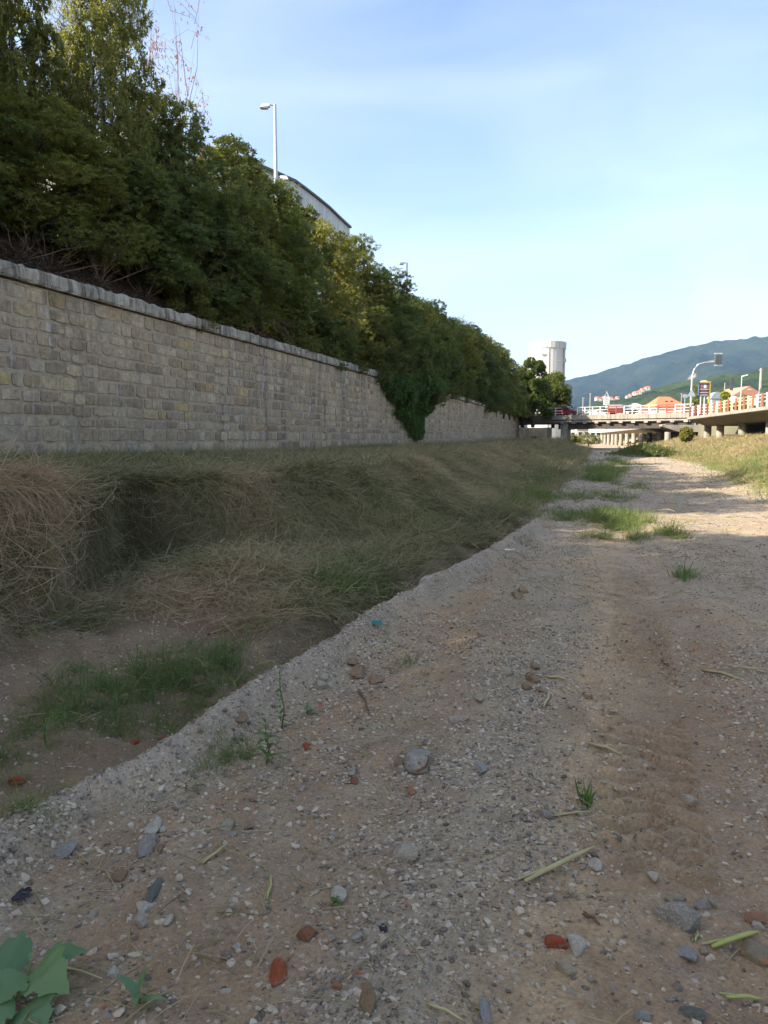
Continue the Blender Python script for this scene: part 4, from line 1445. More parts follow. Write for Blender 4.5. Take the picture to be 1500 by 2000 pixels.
def branch_mesh(name, mat, cen, seed, H=7.0, nst=4, ntw=90, r0=.06):
    """several stems from the base, twigs running out into the crown"""
    r = random.Random(seed)
    mb = MB()
    stems = []
    for k in range(nst):
        a = k * 2.4 + r.random(); lean = r.uniform(.3, .9)
        pts = []
        for i in range(7):
            u = i / 6
            pts.append(Vector((lean * u ** 1.2 * math.cos(a) * 1.1 + r.gauss(0, .06) * i * .4, lean * u ** 1.2 * math.sin(a) * 1.1 + r.gauss(0, .06) * i * .4, -0.35 + u * H * .82)))
        mb.tube(pts, [r0 * (1 - .8 * i / 6) * (1.3 if i == 0 else 1) for i in range(7)], 6, True)
        stems += pts[1:]
    ix = [r.randrange(len(cen)) for _ in range(ntw)]
    for i in ix:
        c = Vector(cen[i])
        b = min(stems, key=lambda p: (p - c).length + (1.5 if p.z > c.z else 0))
        m = (b + c) * .5 + Vector((r.gauss(0, .1), r.gauss(0, .1), r.uniform(-.18, .1)))
        mb.tube([b, m, c], [.018, .011, .004], 4, False)
    return mb.mesh(name, mat, True)


M_BARK = simple('bark', (.13, .10, .075), (.06, .045, .035), 6, .95, .6, 20)
M_TWIG = simple('dry_twig', (.24, .18, .13), (.12, .085, .06), 5, .9)
DK, MD, LT, YL = (.042, .062, .028), (.100, .134, .048), (.160, .185, .062), (.25, .245, .07)
M_LEAF = leaf_mat('evergreen_leaf', [(0.12, DK), (0.42, MD), (0.72, LT), (0.95, YL)], .52)
M_LEAFY = leaf_mat('yellowish_leaf', [(0.10, (.055, .068, .028)), (0.40, (.120, .140, .044)), (0.70, (.195, .200, .056)), (0.95, (.30, .275, .07))], .50)
M_OLIVE = leaf_mat('olive_leaf', [(0.12, (.055, .065, .042)), (0.5, (.13, .14, .085)), (0.9, (.22, .22, .14))], .3)
M_PINE = leaf_mat('pine_needle', [(0.10, (.030, .055, .016)), (0.45, (.075, .115, .026)), (0.9, (.16, .19, .045))], .35, .6, .2)
M_FEATH = leaf_mat('feathery_leaf', [(0.1, (.05, .06, .035)), (0.5, (.11, .12, .06)), (0.9, (.20, .19, .10))], .35)

CROWNS = []
for i, (mt, kw) in enumerate([
        (M_LEAF, dict(seed=101, n=3900, nl=9, L=.150, Wd=.058)),
        (M_LEAFY, dict(seed=102, n=3900, nl=8, L=.150, Wd=.055, nlobe=30, lobe=(.45, .8))),
        (M_LEAF, dict(seed=103, n=3900, nl=9, L=.155, Wd=.060, nlobe=22, lobe=(.6, 1.0), Rm=1.9)),
        (M_LEAFY, dict(seed=104, n=3900, nl=9, L=.135, Wd=.048, nlobe=32, Rm=1.6)),
        (M_LEAF, dict(seed=105, n=3900, nl=8, L=.160, Wd=.066, nlobe=24, Rm=2.0, upness=.4))]):
    me, cen = crown_mesh('evergreen_crown', mt, **kw)
    CROWNS.append((me, branch_mesh('evergreen_branches', M_BARK, cen, 50 + i)))
me, cen = crown_mesh('olive_crown', M_OLIVE, 111, 6500, 8, .085, .020, nlobe=40, lobe=(.5, .9), Rm=2.1, zlo=1.2, upness=.3, ragged=.3)
OLIVE = (me, branch_mesh('olive_branches', M_BARK, cen, 61, ntw=160))
me, cen = crown_mesh('feathery_crown', M_FEATH, 112, 3000, 7, .14, .022, nlobe=30, lobe=(.35, .7), Rm=1.9, zlo=2.0, upness=.5, ragged=.4)
FEATH = (me, branch_mesh('feathery_branches', M_TWIG, cen, 62, ntw=160))


def tree(name, label, cat, s, t, ztop, kind, widen=1.0, group=None, root_z=None, H=7.0, spin=None):
    x, y, _ = W(s, t)
    rz = float(terz(np.array([s]), np.array([t]))[0]) if root_z is None else root_z
    th = bpy.data.objects.new(name, None)
    col.objects.link(th)
    th.location = (x, y, rz)
    th.rotation_euler = (0, 0, rnd.random() * 6.28 if spin is None else spin)
    k = (ztop - rz) / H
    th.scale = (widen, widen, k)
    tag(th, label, cat, group)
    obj('trunk', kind[1], th)
    obj('crown', kind[0], th)
    return th


OUT_PX = [0, 230, 285, 300, 340, 390, 430, 480, 520, 550, 605, 660, 720, 770, 785, 800, 825, 885, 930, 960, 1000, 1018, 1060]
OUT_Y = [-260, -230, 60, 190, 145, 215, 245, 268, 335, 358, 393, 428, 452, 520, 542, 556, 562, 606, 632, 655, 690, 705, 720]


def top_at(x, y):
    px = 750 + F * (x + .35 + .45 * min(1, max(0, (y - 36) / 3)) + 1.0 * min(1, max(0, (y - 41) / 3)) * (1 if y < 50 else .4)) / y
    yy = np.interp(px, OUT_PX, OUT_Y)
    u, f, d = ray(px, yy)
    return CAMZ + d * y / f


TREE_LABELS = []
HG = 'evergreen hedge trees along the top of the wall'
HL = {15: 'tallest dark evergreen at the near end of the hedge, cut off by the picture top',
      16: 'tall evergreen at the picture top just before the bare red-leaved shrub',
      17: 'evergreen standing directly beneath the bare red-leaved shrub',
      18: 'yellowish evergreen between the bare red-leaved shrub and the two-headed lamp',
      19: 'evergreen crown just before the tall two-headed lamp post',
      20: 'evergreen crown in front of the curved hall right after the lamp post',
      21: 'evergreen crown covering the middle of the curved hall roofline',
      22: 'evergreen crown at the low end of the curved hall roof',
      23: 'first evergreen crown past the end of the curved hall',
      24: 'second evergreen crown past the end of the curved hall',
      25: 'evergreen crown immediately before the single-headed lamp',
      26: 'evergreen crown standing right at the single-headed lamp post'}
for k_, o_ in enumerate('first second third fourth fifth sixth seventh eighth ninth tenth eleventh twelfth thirteenth'.split()):
    HL[27 + k_] = o_ + ' hedge evergreen past the single-headed lamp, counted towards the bridge'
ORD = 'first second third fourth fifth sixth seventh eighth ninth tenth eleventh twelfth'.split()
n_tree = 0
row = []
t = -26.0
while t < 103:
    row.append(t)
    t += 3.0 if t < 30 else (3.3 if t < 60 else 3.8)
kinds = [0, 2, 1, 4, 3, 2, 1, 0, 4, 1, 3, 2]
for i, t in enumerate(row):
    jt = t + rnd.uniform(-.5, .5)
    s = -2.7 if t < 22 else (-1.9 if t < 34 else -1.45)
    s += rnd.uniform(-.3, .3)
    x, y, _ = W(s, jt)
    if y > 12:
        zt = top_at(x, y) + rnd.uniform(-.25, .15)
    else:
        zt = 13.5 + rnd.uniform(-1, 1.2)
        if 4.5 < jt < 10.8:
            zt = 9.6  # unseen trees kept low so a band of sun reaches the bed
    zt = min(zt, 17)
    kd = CROWNS[kinds[i % len(kinds)]]
    wd = rnd.uniform(.88, 1.25) * (1.12 if t > 60 else (1.0 if t > 10 else 1.25))  # unseen crowns at the near end widened to keep sun off the foreground
    if 14 < jt < 22.5:
        wd *= .72
    TREE_LABELS.append((i, round(750 + F * x / max(y, 1)), round(zt, 1)))
    tree('hedge_tree', HL.get(i, 'evergreen of the hedge beyond its near end, outside the picture'), 'tree', s, jt, zt, kd, wd, HG)
# a second rank added to block more sun, reaching unseen out to the left
for i, t in enumerate((-24, -20.5, -17, -13.5, -10, -6.5, -3, 0.5, 4, 7.5, 11, 14.5, 18, 21.5)):
    tree('hedge_tree', 'tall evergreen added behind the front hedge trees at the near end', 'tree', -5.6 + rnd.uniform(-.4, .4), t, (10.5 if 2.5 < t < 9 else 14.2 + rnd.uniform(-1, 1.5)), CROWNS[(i * 3) % 5], 1.35, 'second rank of evergreens added behind the hedge')
# undergrowth filling the foot of the near trees
for i, (t, s_) in enumerate(((13.0, -2.3), (14.8, -2.0), (16.6, -2.1), (18.3, -1.8), (20, -1.7), (21.6, -1.5), (23.2, -1.35), (25, -1.2), (27, -1.1))):
    tree('undergrowth_bush', ORD[i] + ' dense bush on the bare earth above the wall, counted from its near end', 'bush', s_, t, 9.2 + rnd.uniform(-.8, .8), CROWNS[(i * 2) % 5], .85, 'undergrowth bushes between the near hedge trunks')
# the grey-leaved tree and taller ones at the near end
tree('olive_tree', 'tall grey-leaved tree with fine foliage rising over the evergreens near the bare red-leaved shrub', 'tree', -3.8, 23.3, 17.2, OLIVE, .85)
x, y, _ = W(-4.2, 84)
tree('feathery_tree', 'pale feathery tree showing sky through its crown at the far end of the hedge', 'tree', -3.0, 80, at(965, 618, 79).z, FEATH, 1.5)

# low bushes hanging over the coping
BUSH_LABELS = []
for i, (t, ztop, w_, s) in enumerate([(23.0, 6.3, .42, -.55), (25.6, 7.0, .5, -.6), (31.0, 7.0, .50, -.7), (34.5, 7.3, .55, -.6), (37.5, 7.5, .55, -.5), (41.0, 8.2, .66, -.3), (44.5, 8.5, .75, -.1), (48.0, 8.5, .85, .0), (52, 8.5, .85, .0), (56, 8.2, .80, -.1), (61, 8.2, .70, -.3), (67, 8.0, .8, -.3), (73, 8.5, .8, -.3), (80, 8.8, .95, -.1), (87, 9.0, 1.0, 0), (93, 9.2, 1.05, .1), (99, 9.0, 1.05, .1), (104, 8.6, 1.0, .2)]):
    zr = 4.55 if 40 < t < 58 else (4.7 if t < 76 else 4.3)
    BUSH_LABELS.append((i, t))
    tree('overhanging_bush', (ORD[i] + ' low bush overhanging the coping before the ivy, counted from the near end') if t < 50 else (ORD[i - 8] + ' low bush overhanging the coping past the ivy, counted towards the bridge'), 'bush', s, t, ztop, CROWNS[(i * 2 + 1) % 5], w_, 'bushes hanging over the wall coping', root_z=zr - .25)

# the ivy: a dense green apron hanging down the wall to a point
def ivy():
    th = thing('ivy', 'dark ivy apron hanging down the stone wall to a pointed tail and bare stems', 'ivy', W(0, 50, 1))
    rng = np.random.default_rng(77)
    zr = rng.random(9000) ** .75
    n = len(zr)
    z = 5.1 - zr * 3.55                      # 5.1 .. 1.55
    k = (z - 1.55) / 3.55
    tl = 48.6 - 8.4 * k ** .8                # left margin
    tr_ = 49.6 + 5.0 * np.clip(k * 1.25, 0, 1) ** 1.6
    tr_ = tr_ + (vn(z * 2.1, z * 0 + 3, 8) - .5) * 2.2 + (rng.random(n) - .5) * .8
    tl = tl + (vn(z * 2.4, z * 0 + 7, 9) - .5) * 1.3 - (rng.random(n) < .07) * rng.random(n) * 1.5
    tt = tl + (tr_ - tl) * rng.random(n)
    w_ = np.clip(1 - np.abs((tt - (tl + tr_) / 2) / ((tr_ - tl) / 2 + .01)) ** 2.2, 0, 1)
    bulge = (.22 + 1.5 * k ** 1.3) * w_ * (.6 + .8 * vn(tt * .9, z * 1.3, 5))
    s = .05 + bulge * np.sqrt(rng.random(n))
    P = np.stack([WX + s * COS + tt * SIN, tt * COS - s * SIN, z], 1)
    ax = np.stack([np.full(n, .9), np.full(n, -.3), np.full(n, .15)], 1) + rng.normal(0, .45, (n, 3))
    v, f, tn = leaf_cloud(P, ax, 5, .13, .075, rng, (30, 90), .4)
    obj('foliage', np_mesh('ivy_leaves', v, f, M_IVY, False, {'tint': tn}), th)
    r = random.Random(9)
    for k in range(9):
        t0 = 49.2 + r.gauss(0, .35)
        pts = []
        for i in range(7):
            u_ = i / 6
            pts.append(W(.06 + .05 * u_ + r.random() * .04, t0 + r.gauss(0, .09) + (r.random() - .5) * .8 * u_, .85 + 2.6 * u_))
        MB().tube(pts, [.035 - .003 * i for i in range(7)], 5, False).build('stem', M_TWIG, th)


M_IVY = leaf_mat('ivy_leaf', [(0.12, (.032, .066, .020)), (0.5, (.075, .135, .030)), (0.9, (.14, .20, .045))], .35)
ivy()
tree('hanging_bush', 'large dark leafy bush bulging over the wall above the ivy tail', 'bush', .25, 49.5, 8.6, CROWNS[4], .95, root_z=3.3)

# ---- pine trees past the end of the wall
def pine(label, px, ytop, ybase, Y, wpx, seed, rootz):
    p = at(px, ytop, Y)
    H = p.z - rootz
    Rm = wpx / F * Y / 2
    rng = np.random.default_rng(seed)
    th = thing('pine_tree', label, 'tree', (p.x, Y, rootz), 'pine trees by the bridge')
    nl_ = 60
    zz = rng.uniform(.13, .94, nl_) * H
    pr = np.sqrt(np.clip(1 - (np.abs(zz / H - .35) / .66) ** 2.2, .04, 1))
    ang = rng.random(nl_) * 6.28
    rr = Rm * pr * rng.uniform(.3, .82, nl_)
    lc = np.stack([rr * np.cos(ang), rr * np.sin(ang), zz], 1)
    lr = rng.uniform(.18, .34, nl_) * Rm
    C_, A_ = [], []
    for i in range(nl_):
        d = unit(rng.normal(0, 1, (130, 3)))
        k = 1 - np.abs(rng.normal(0, .2, 130))
        C_.append(lc[i] + d * (lr[i] * k)[:, None] * np.array([1.0, 1.0, .9]))
        A_.append(d * .6 + np.array([0, 0, .8]))
    cen, ax = np.concatenate(C_), np.concatenate(A_)
    v, f, tn = leaf_cloud(cen, ax, 9, .30, .07, rng, (10, 75), 0)
    v += np.array([p.x, Y, rootz])
    obj('crown', np_mesh('pine_needles', v, f, M_PINE, False, {'tint': tn}), th)
    mb = MB()
    mb.tube([V(p.x, Y, rootz - .5), V(p.x + .1, Y, rootz + H * .45), V(p.x, Y, rootz + H * .85)], [.28, .2, .06], 8)
    mb.build('trunk', M_BARK, th, True)
    for i in range(0, nl_, 2):
        c = Vector(lc[i]) + V(p.x, Y, rootz)
        MB().tube([V(p.x, Y, rootz + zz[i] * .8), c], [.06, .025], 5).build('branch', M_BARK, th, True)


pine('rounded pine tree with sunlit yellow-green crown standing past the wall end', 1043, 700, 812, 104, 74, 201, 3.5)
pine('wider dark pine tree reaching over the bridge railing', 1082, 728, 815, 112, 92, 202, 3.5)
pine('low dense pine behind the wall end beneath the taller pine', 1022, 728, 815, 106, 60, 203, 3.5)

# trees and shrubs on the right among the houses
def shrub(name, label, px, ytop, wpx, Y, mat, seed, rootz=3.7, n=900, L=.22, group=None):
    p = at(px, ytop, Y)
    H = p.z - rootz
    Rm = wpx / F * Y / 2
    me, cen = crown_mesh(name + '_crown', mat, seed, n, 8, L, L * .4, H=H, Rm=Rm * .75, zlo=.1, nlobe=16, lobe=(.3 * Rm, .55 * Rm))
    th = thing(name, label, 'shrub' if H < 5 else 'tree', (p.x, Y, rootz), group)
    me.transform(Matrix.Translation((p.x, Y, rootz)))
    obj('crown', me, th)
    MB().tube([V(p.x, Y, rootz - .4), V(p.x, Y, rootz + H * .6)], [.14, .05], 7).build('trunk', M_BARK, th, True)


M_YG = leaf_mat('yellow_green_leaf', [(0.1, (.09, .11, .015)), (0.5, (.20, .23, .025)), (0.9, (.34, .33, .04))], .35)
shrub('yellow_green_shrub', 'bright yellow-green shrub behind the orange rail posts', 1417, 763, 30, 105, M_YG, 301)
shrub('yellow_green_shrub', 'lower dull green shrub below the gabled house', 1450, 774, 34, 112, M_LEAFY, 302)
shrub('cypress_tree', 'dark tree standing behind the traffic light mast and fuel sign', 1361, 752, 26, 150, M_LEAF, 303, L=.3)
shrub('bank_shrub', 'bright green bush on the grass below the viaduct deck end', 1341, 833, 26, 82, M_LEAFY, 304, 1.2)
for k in range(1):
    p = at(1262, 868, 66)
    th = thing('bank_shrub', 'low dark green bush at the foot of the grass slope before the bridge', 'shrub', (p.x, 66, 0.1))
    rg = np.random.default_rng(305)
    q = rg.normal(0, 1, (2600, 3)) * np.array([1.15, 1.6, .38])
    q[:, 2] = np.abs(q[:, 2]) * np.clip(1 - (np.abs(q[:, 0]) / 2.6) ** 2, .1, 1)
    v, f, tn = leaf_cloud(q + np.array([p.x, 66, .12]), np.tile(np.array([[0, 0, 1.0]]), (len(q), 1)) + rg.normal(0, .4, (len(q), 3)), 7, .17, .07, rg, (20, 80), .2)
    obj('crown', np_mesh('mound_leaves', v, f, M_LEAF, False, {'tint': tn}), th)
shrub('cypress_tree', 'dark bushy tree behind the slim pole and yellow-green shrub', 1408, 762, 22, 160, M_LEAF, 306, L=.3)
shrub('bank_shrub', 'sunlit olive bush under the bridge beside the pier', 1119, 852, 26, 125, M_LEAFY, 307, .8)
shrub('bank_shrub', 'dark green bush beyond the bridge at the foot of the far pillars', 1150, 852, 50, 140, M_LEAF, 308, .4)

# ================================================================== GRASS AND LITTER (stuff)
def blades(name, mat, seed, n, kind, w=.006):
    """a tuft: ribbons of four cross-sections; local x is downhill, z the ground normal"""
    rng = np.random.default_rng(seed)
    K = 5
    if kind == 'mat':        # mown stems lying on one another
        root = np.stack([rng.uniform(-.28, .28, n), rng.uniform(-.28, .28, n), rng.uniform(.0, .07, n)], 1)
        az = rng.normal(0, .8, n) + (rng.random(n) < .55) * rng.uniform(-3, 3, n)
        L = rng.uniform(.05, .20, n) * (1 + .9 * (rng.random(n) < .22)); e0 = rng.uniform(-.05, .8, n); bend = rng.uniform(-1.0, .2, n)
    elif kind == 'hang':     # long dead stems falling over an edge
        root = np.stack([rng.uniform(-.14, .10, n), rng.uniform(-.22, .22, n), rng.uniform(.0, .05, n)], 1)
        az = rng.normal(0, .75, n)
        L = rng.uniform(.18, .62, n); e0 = rng.uniform(.0, 1.2, n); bend = rng.uniform(-2.7, -1.0, n)
    elif kind == 'green':    # upright living grass
        root = np.stack([rng.normal(0, .09, n), rng.normal(0, .09, n), np.zeros(n)], 1)
        az = rng.uniform(-3.14, 3.14, n)
        L = rng.uniform(.10, .30, n); e0 = rng.uniform(.8, 1.5, n); bend = rng.uniform(-1.3, -.2, n)
    else:                    # short stubble
        root = np.stack([rng.uniform(-.25, .25, n), rng.uniform(-.25, .25, n), np.zeros(n)], 1)
        az = rng.uniform(-3.14, 3.14, n)
        L = rng.uniform(.06, .20, n); e0 = rng.uniform(.1, 1.1, n); bend = rng.uniform(-1.0, .1, n)
    u = np.linspace(0, 1, K)
    ang = e0[:, None] + bend[:, None] * u[None, :]
    st = (L / (K - 1))[:, None]
    dx = np.cumsum(np.cos(ang) * st, 1) - np.cos(ang[:, :1]) * st
    dz = np.cumsum(np.sin(ang) * st, 1) - np.sin(ang[:, :1]) * st
    azk = az[:, None] + rng.normal(0, .25, n)[:, None] * u[None, :]
    px = root[:, :1] + dx * np.cos(azk); py = root[:, 1:2] + dx * np.sin(azk); pz = root[:, 2:] + dz
    if kind == 'mat':
        pz = np.maximum(pz, .004 + .02 * rng.random((n, 1)))
    P = np.stack([px, py, pz], -1)
    tw = rng.uniform(-1.2, 1.2, n)
    side = np.stack([-np.sin(az) * np.cos(tw), np.cos(az) * np.cos(tw), np.sin(tw)], -1)
    wid = (w * rng.uniform(.6, 1.3, n))[:, None] * (1 - u[None, :] ** 2 * .85) * .5
    A, B_ = P + side[:, None] * wid[..., None], P - side[:, None] * wid[..., None]
    v = np.stack([A, B_], 2).reshape(-1, 3)
    i = (np.arange(n)[:, None] * K * 2 + np.arange(K - 1)[None, :] * 2).ravel()
    f = np.stack([i, i + 1, i + 3, i + 2], 1)
    bt = np.repeat(rng.random(n), K * 2)
    return bpy.data.objects.new(name, np_mesh(name, v, f, mat, False, {'btint': bt}))


# tint 0 dark litter, .3 olive hay, .6 straw, .85 pinkish tan
M_HAY = blade_mat('hay', [(0.0, (.130, .115, .055)), (0.20, (.235, .215, .098)), (0.42, (.340, .290, .145)), (0.65, (.42, .310, .180)), (0.85, (.55, .360, .240)), (1.0, (.64, .44, .31))], .2)
M_GREEN = blade_mat('green_blade', [(0.0, (.085, .115, .036)), (0.4, (.155, .200, .060)), (0.7, (.220, .265, .085)), (1.0, (.28, .30, .11))], .35)

mats_ = [blades('hay_mat', M_HAY, 400 + i, 170, 'mat', .0046) for i in range(5)]
hang_ = [blades('hay_hang', M_HAY, 420 + i, 50, 'hang', .0048) for i in range(4)]
green_ = [blades('green_tuft', M_GREEN, 440 + i, 26, 'green', .0080) for i in range(4)]
stub_ = [blades('stubble', M_HAY, 460 + i, 40, 'stub', .0075) for i in range(3)]


def frames(s, t, spin, lift=0.0):
    """world points and Euler angles with x pointing downhill, then spun"""
    z = HZ(s, t)
    gs, gt = grad(s, t)
    # world gradient
    gx = gs * COS + gt * SIN
    gy = -gs * SIN + gt * COS
    nz = np.stack([-gx, -gy, np.ones_like(gx)], 1)
    down = np.stack([-gx, -gy, np.zeros_like(gx)], 1)
    weak = np.linalg.norm(down, axis=1) < .15
    toriver = np.array([COS, -SIN, 0])
    down = unit(down + toriver * .25) if True else down
    down[weak] = toriver
    c, s_ = np.cos(spin), np.sin(spin)
    dx = np.stack([down[:, 0] * c - down[:, 1] * s_, down[:, 0] * s_ + down[:, 1] * c, np.zeros_like(c)], 1)
    P = np.stack([WX + s * COS + t * SIN, t * COS - s * SIN, z + lift], 1)
    return P, basis_euler(dx, nz), np.sqrt(gx ** 2 + gy ** 2)


def strew(n, s0, s1, t0, t1, dens, rng, tp=1.0):
    """random (s, t) kept with probability dens(s, t); tp > 1 packs more towards t0"""
    s = rng.uniform(s0, s1, n)
    t = t0 + (t1 - t0) * rng.random(n) ** tp
    k = rng.random(n) < dens(s, t)
    return s[k], t[k]


rng = np.random.default_rng(500)

# --- mown hay over the left bank
def dens_bank(s, t):
    toe, rid, rt, lb, rb, tr = masks(s, t)
    n_ = fbm(s * 1.2, t * 1.2, 601, 3)
    strip = sstep(toe + .7, toe + .1, s) * (.3 + .7 * sstep(.4, .6, n_))
    fl = sstep(rid - .35, rid - 1.1, s) * sstep(9.0, 10.2, t + .3 * (s - 7)) * sstep(20, 13, t) * (.25 + .75 * sstep(.36, .52, n_))
    fl = fl + .16 * sstep(rid - .2, rid - .6, s) * sstep(.42, .6, n_) * sstep(20, 13, t) * sstep(8.6, 9.6, t)
    hole = sstep(.55, .66, fbm(s * 1.5, t * 1.5, 605, 3)) * sstep(toe - 2.6, toe - 1.2, s) * .8
    cliff = np.exp(-((t - 10.6) / 1.25) ** 4) * sstep(toe - .75, toe - .45, s) * sstep(toe + .25, toe - .05, s) * .92
    return np.clip((lb + .65 * strip) * (1 - hole) * (1 - cliff) + .9 * fl, 0, 1)


def hay_tint(s, t):
    n1 = fbm(s * .55, t * .55, 611, 3); n2 = fbm(s * 1.8, t * 1.8, 613, 3)
    n3 = 1 - np.abs(2 * vn(s * 1.05 + 3 * vn(s * .6, t * .6, 44), t * 0.95, 45) - 1)
    ti = .24 + (n1 - .5) * 1.2 + (n2 - .5) * .9 + (n3 - .4) * .25  # creases between the lumps tinted darker, shade put into the hay colour
    tan_ = np.exp(-((t - 8.4) / .8) ** 2 - ((s - 5.9) / .75) ** 2) * .62 + np.exp(-((t - 10.0) / .9) ** 2 - ((s - 7.9) / .45) ** 2) * .30
    tan_ = tan_ + .28 * np.exp(-((t - 16.5) / 1.2) ** 2 - ((s - 6.0) / .7) ** 2)
    tan_ = tan_ + .30 * sstep(6.6, 7.6, s) * sstep(14, 10, t)
    return ti + tan_


parts_ = []
for (n, t0, t1, scale, lift) in ((9500, 4.5, 15, 1.0, 0), (11000, 14, 34, 1.25, 0), (11000, 33, 70, 1.9, 0), (6000, 70, 112, 2.6, 0)):
    s, t = strew(n, -.0, 10.2, t0, t1, dens_bank, rng)
    parts_.append((s, t, np.full(len(s), scale)))
s = np.concatenate([p[0] for p in parts_]); t = np.concatenate([p[1] for p in parts_]); k = np.concatenate([p[2] for p in parts_])
P, E, sl = frames(s, t, rng.normal(0, .8, len(s)))
scatter('mown_hay', P, E, (k * rng.uniform(.75, 1.25, len(k)))[:, None] * np.array([1, 1, 1.0]), np.clip(hay_tint(s, t) + rng.normal(0, .12, len(s)), 0, 1), rng.integers(0, 5, len(s)), mats_,
        'matted mown hay lying over the left bank')

# --- longer broken stems lying over it, near the camera
long_ = [blades('hay_stem', M_HAY, 490 + i, 22, 'mat', .0034) for i in range(4)]
s, t = strew(5200, .3, 9.0, 5.0, 24, lambda s, t: dens_bank(s, t) * (1 - sstep(6.5, 7.1, s) * sstep(9.4, 8.6, t)), rng, 1.4)
P, E, sl = frames(s, t, rng.normal(0, 1.2, len(s)), .03)
scatter('broken_stems', P, E, rng.uniform(1.0, 2.0, len(s))[:, None] * np.array([1, 1, .8]), np.clip(hay_tint(s, t) + .18 + rng.normal(0, .16, len(s)), 0, 1), rng.integers(0, 4, len(s)), long_, 'longer broken straw stems lying over the mown bank')

# --- dead stems falling over the bank edge
def dens_edge(s, t):
    toe = np.interp(t, TOE_T, TOE_S) + (fbm(t * 0.45, t * 0 + 3.3, 21, 3) - 0.5) * 0.9
    wid = np.interp(t, WID_T, WID_S)
    m = sstep(toe - wid - .25, toe - wid + .05, s) * sstep(toe + .05, toe - .35 * wid, s)
    return m * (.35 + .65 * sstep(.35, .6, fbm(s * .9, t * .9, 621, 3)))


s, t = strew(6500, 3, 9.2, 4.5, 36, dens_edge, rng, 1.3)
P, E, sl = frames(s, t, rng.normal(0, .55, len(s)), .02)
k = rng.uniform(.7, 1.25, len(s)) * (1 + .5 * sstep(14, 30, t))
scatter('hanging_hay', P, E, k[:, None] * np.ones(3), np.clip(hay_tint(s, t) + .10 + rng.normal(0, .12, len(s)), 0, 1), rng.integers(0, 4, len(s)), hang_, 'long dead grass stems drooping over the bank edge')
# the thick pinkish clump at the near end
n = 620
t = rng.normal(8.0, .60, n); s = np.interp(t, TOE_T, TOE_S) - .22 + rng.normal(0, .16, n)
P, E, sl = frames(s, t, rng.normal(0, .75, n), .05)
E = E + rng.normal(0, .22, E.shape)
scatter('dry_tussock', P, E, rng.uniform(.6, 1.2, n)[:, None] * np.ones(3), np.clip(.93 + rng.normal(0, .14, n), 0, 1.2), rng.integers(0, 4, n), hang_, 'thick pinkish dry tussock spilling over the near bank edge')

# --- right bank, sunlit stubble and short grass
def dens_right(s, t):
    toe, rid, rt, lb, rb, tr = masks(s, t)
    return rb


s, t = strew(42000, 14.5, 27, 18, 118, dens_right, rng, 1.25)
P, E, sl = frames(s, t, rng.uniform(-3, 3, len(s)))
k = rng.uniform(1.0, 1.8, len(s)) * (1 + 1.0 * sstep(30, 80, t))
scatter('cut_grass', P, E, k[:, None] * np.array([1, 1, .8]), np.clip(.50 + (fbm(s * .5, t * .3, 631, 3) - .5) * .8 + rng.normal(0, .1, len(s)), .1, .9), rng.integers(0, 3, len(s)), stub_, 'sunlit cut grass on the right bank')

# --- living green grass: along the toe, at the wall foot, on the right bank, in the channel
gs_, gt_, gk_ = [], [], []
def patch(cs, ct, rs_, rt_, n, k):
    gs_.append(rng.normal(cs, rs_, n)); gt_.append(rng.normal(ct, rt_, n)); gk_.append(np.full(n, k))
def patch_px(px, py, rs_, rt_, n, k):
    p = onground(px, py); a, b = ST(p.x, p.y)
    if py > 1490 and px < 300: a -= .30
    if a < .9 and px < 600:
        a = .9; kk = (px - 750) / F; rs_ = .7
        b = (-WX - a * COS - kk * a * SIN) / (SIN - kk * COS)
    patch(a, b, rs_, rt_, n, k)
for px, py, a, b, n, k in ((250, 900, .35, .9, 110, 1.0), (120, 905, .3, .6, 80, 1.1), (60, 915, .3, .5, 60, 1.0), (430, 905, .35, .6, 60, .9), (330, 905, .3, .9, 60, .9),
                           (670, 1120, .22, .30, 60, .9), (640, 1150, .15, .22, 40, .9), (760, 960, .3, .5, 60, 1.0), (840, 1050, .25, .5, 50, .8), (740, 1150, .18, .3, 30, .7),
                           (330, 1330, .16, .30, 90, .95), (240, 1350, .15, .22, 60, .9), (420, 1300, .13, .25, 60, .95), (150, 1370, .14, .25, 70, .85), (90, 1430, .12, .3, 50, .7),
                           (380, 1380, .10, .2, 50, .9), (230, 1440, .1, .15, 24, .7), (230, 1560, .07, .22, 90, .8), (130, 1600, .07, .25, 90, .8), (40, 1660, .06, .2, 60, .8), (430, 1480, .05, .1, 20, .5),
                           (1020, 975, .3, 1.6, 120, 1.3), (1060, 935, .35, 3.5, 150, 1.5), (1100, 905, .4, 6.0, 150, 1.8), (1000, 1000, .2, .6, 50, 1.0),
                           (1180, 920, .45, 3.0, 130, 1.5), (1170, 935, .4, 2.0, 80, 1.4), (1210, 905, .5, 3, 60, 1.3), (1200, 1020, .32, .7, 80, 1.2), (1180, 1008, .3, .6, 50, 1.1), (1100, 1010, .25, .6, 40, .9), (1310, 1045, .10, .25, 26, .9), (1250, 1050, .15, .3, 24, .7),
                           (1210, 1030, .15, .3, 26, .9), (1340, 1128, .03, .06, 9, .8), (1160, 1050, .15, .3, 20, .7), (800, 1300, .08, .15, 12, .5), (440, 1495, .06, .1, 22, .55), (470, 1470, .05, .08, 12, .5)):
    if py < 990 and px < 520:
        n, k = n * 3, k * 1.15
    elif py < 1160 and px < 900:
        n, k = int(n * 2.2), k * 1.1
    if py > 1160:
        n, k = int(n * (.62 if py < 1490 else .5)), k * (.66 if py < 1490 else .45); a, b = a * 1.25, b * 1.25
    patch_px(px, py, a, b, n, k)
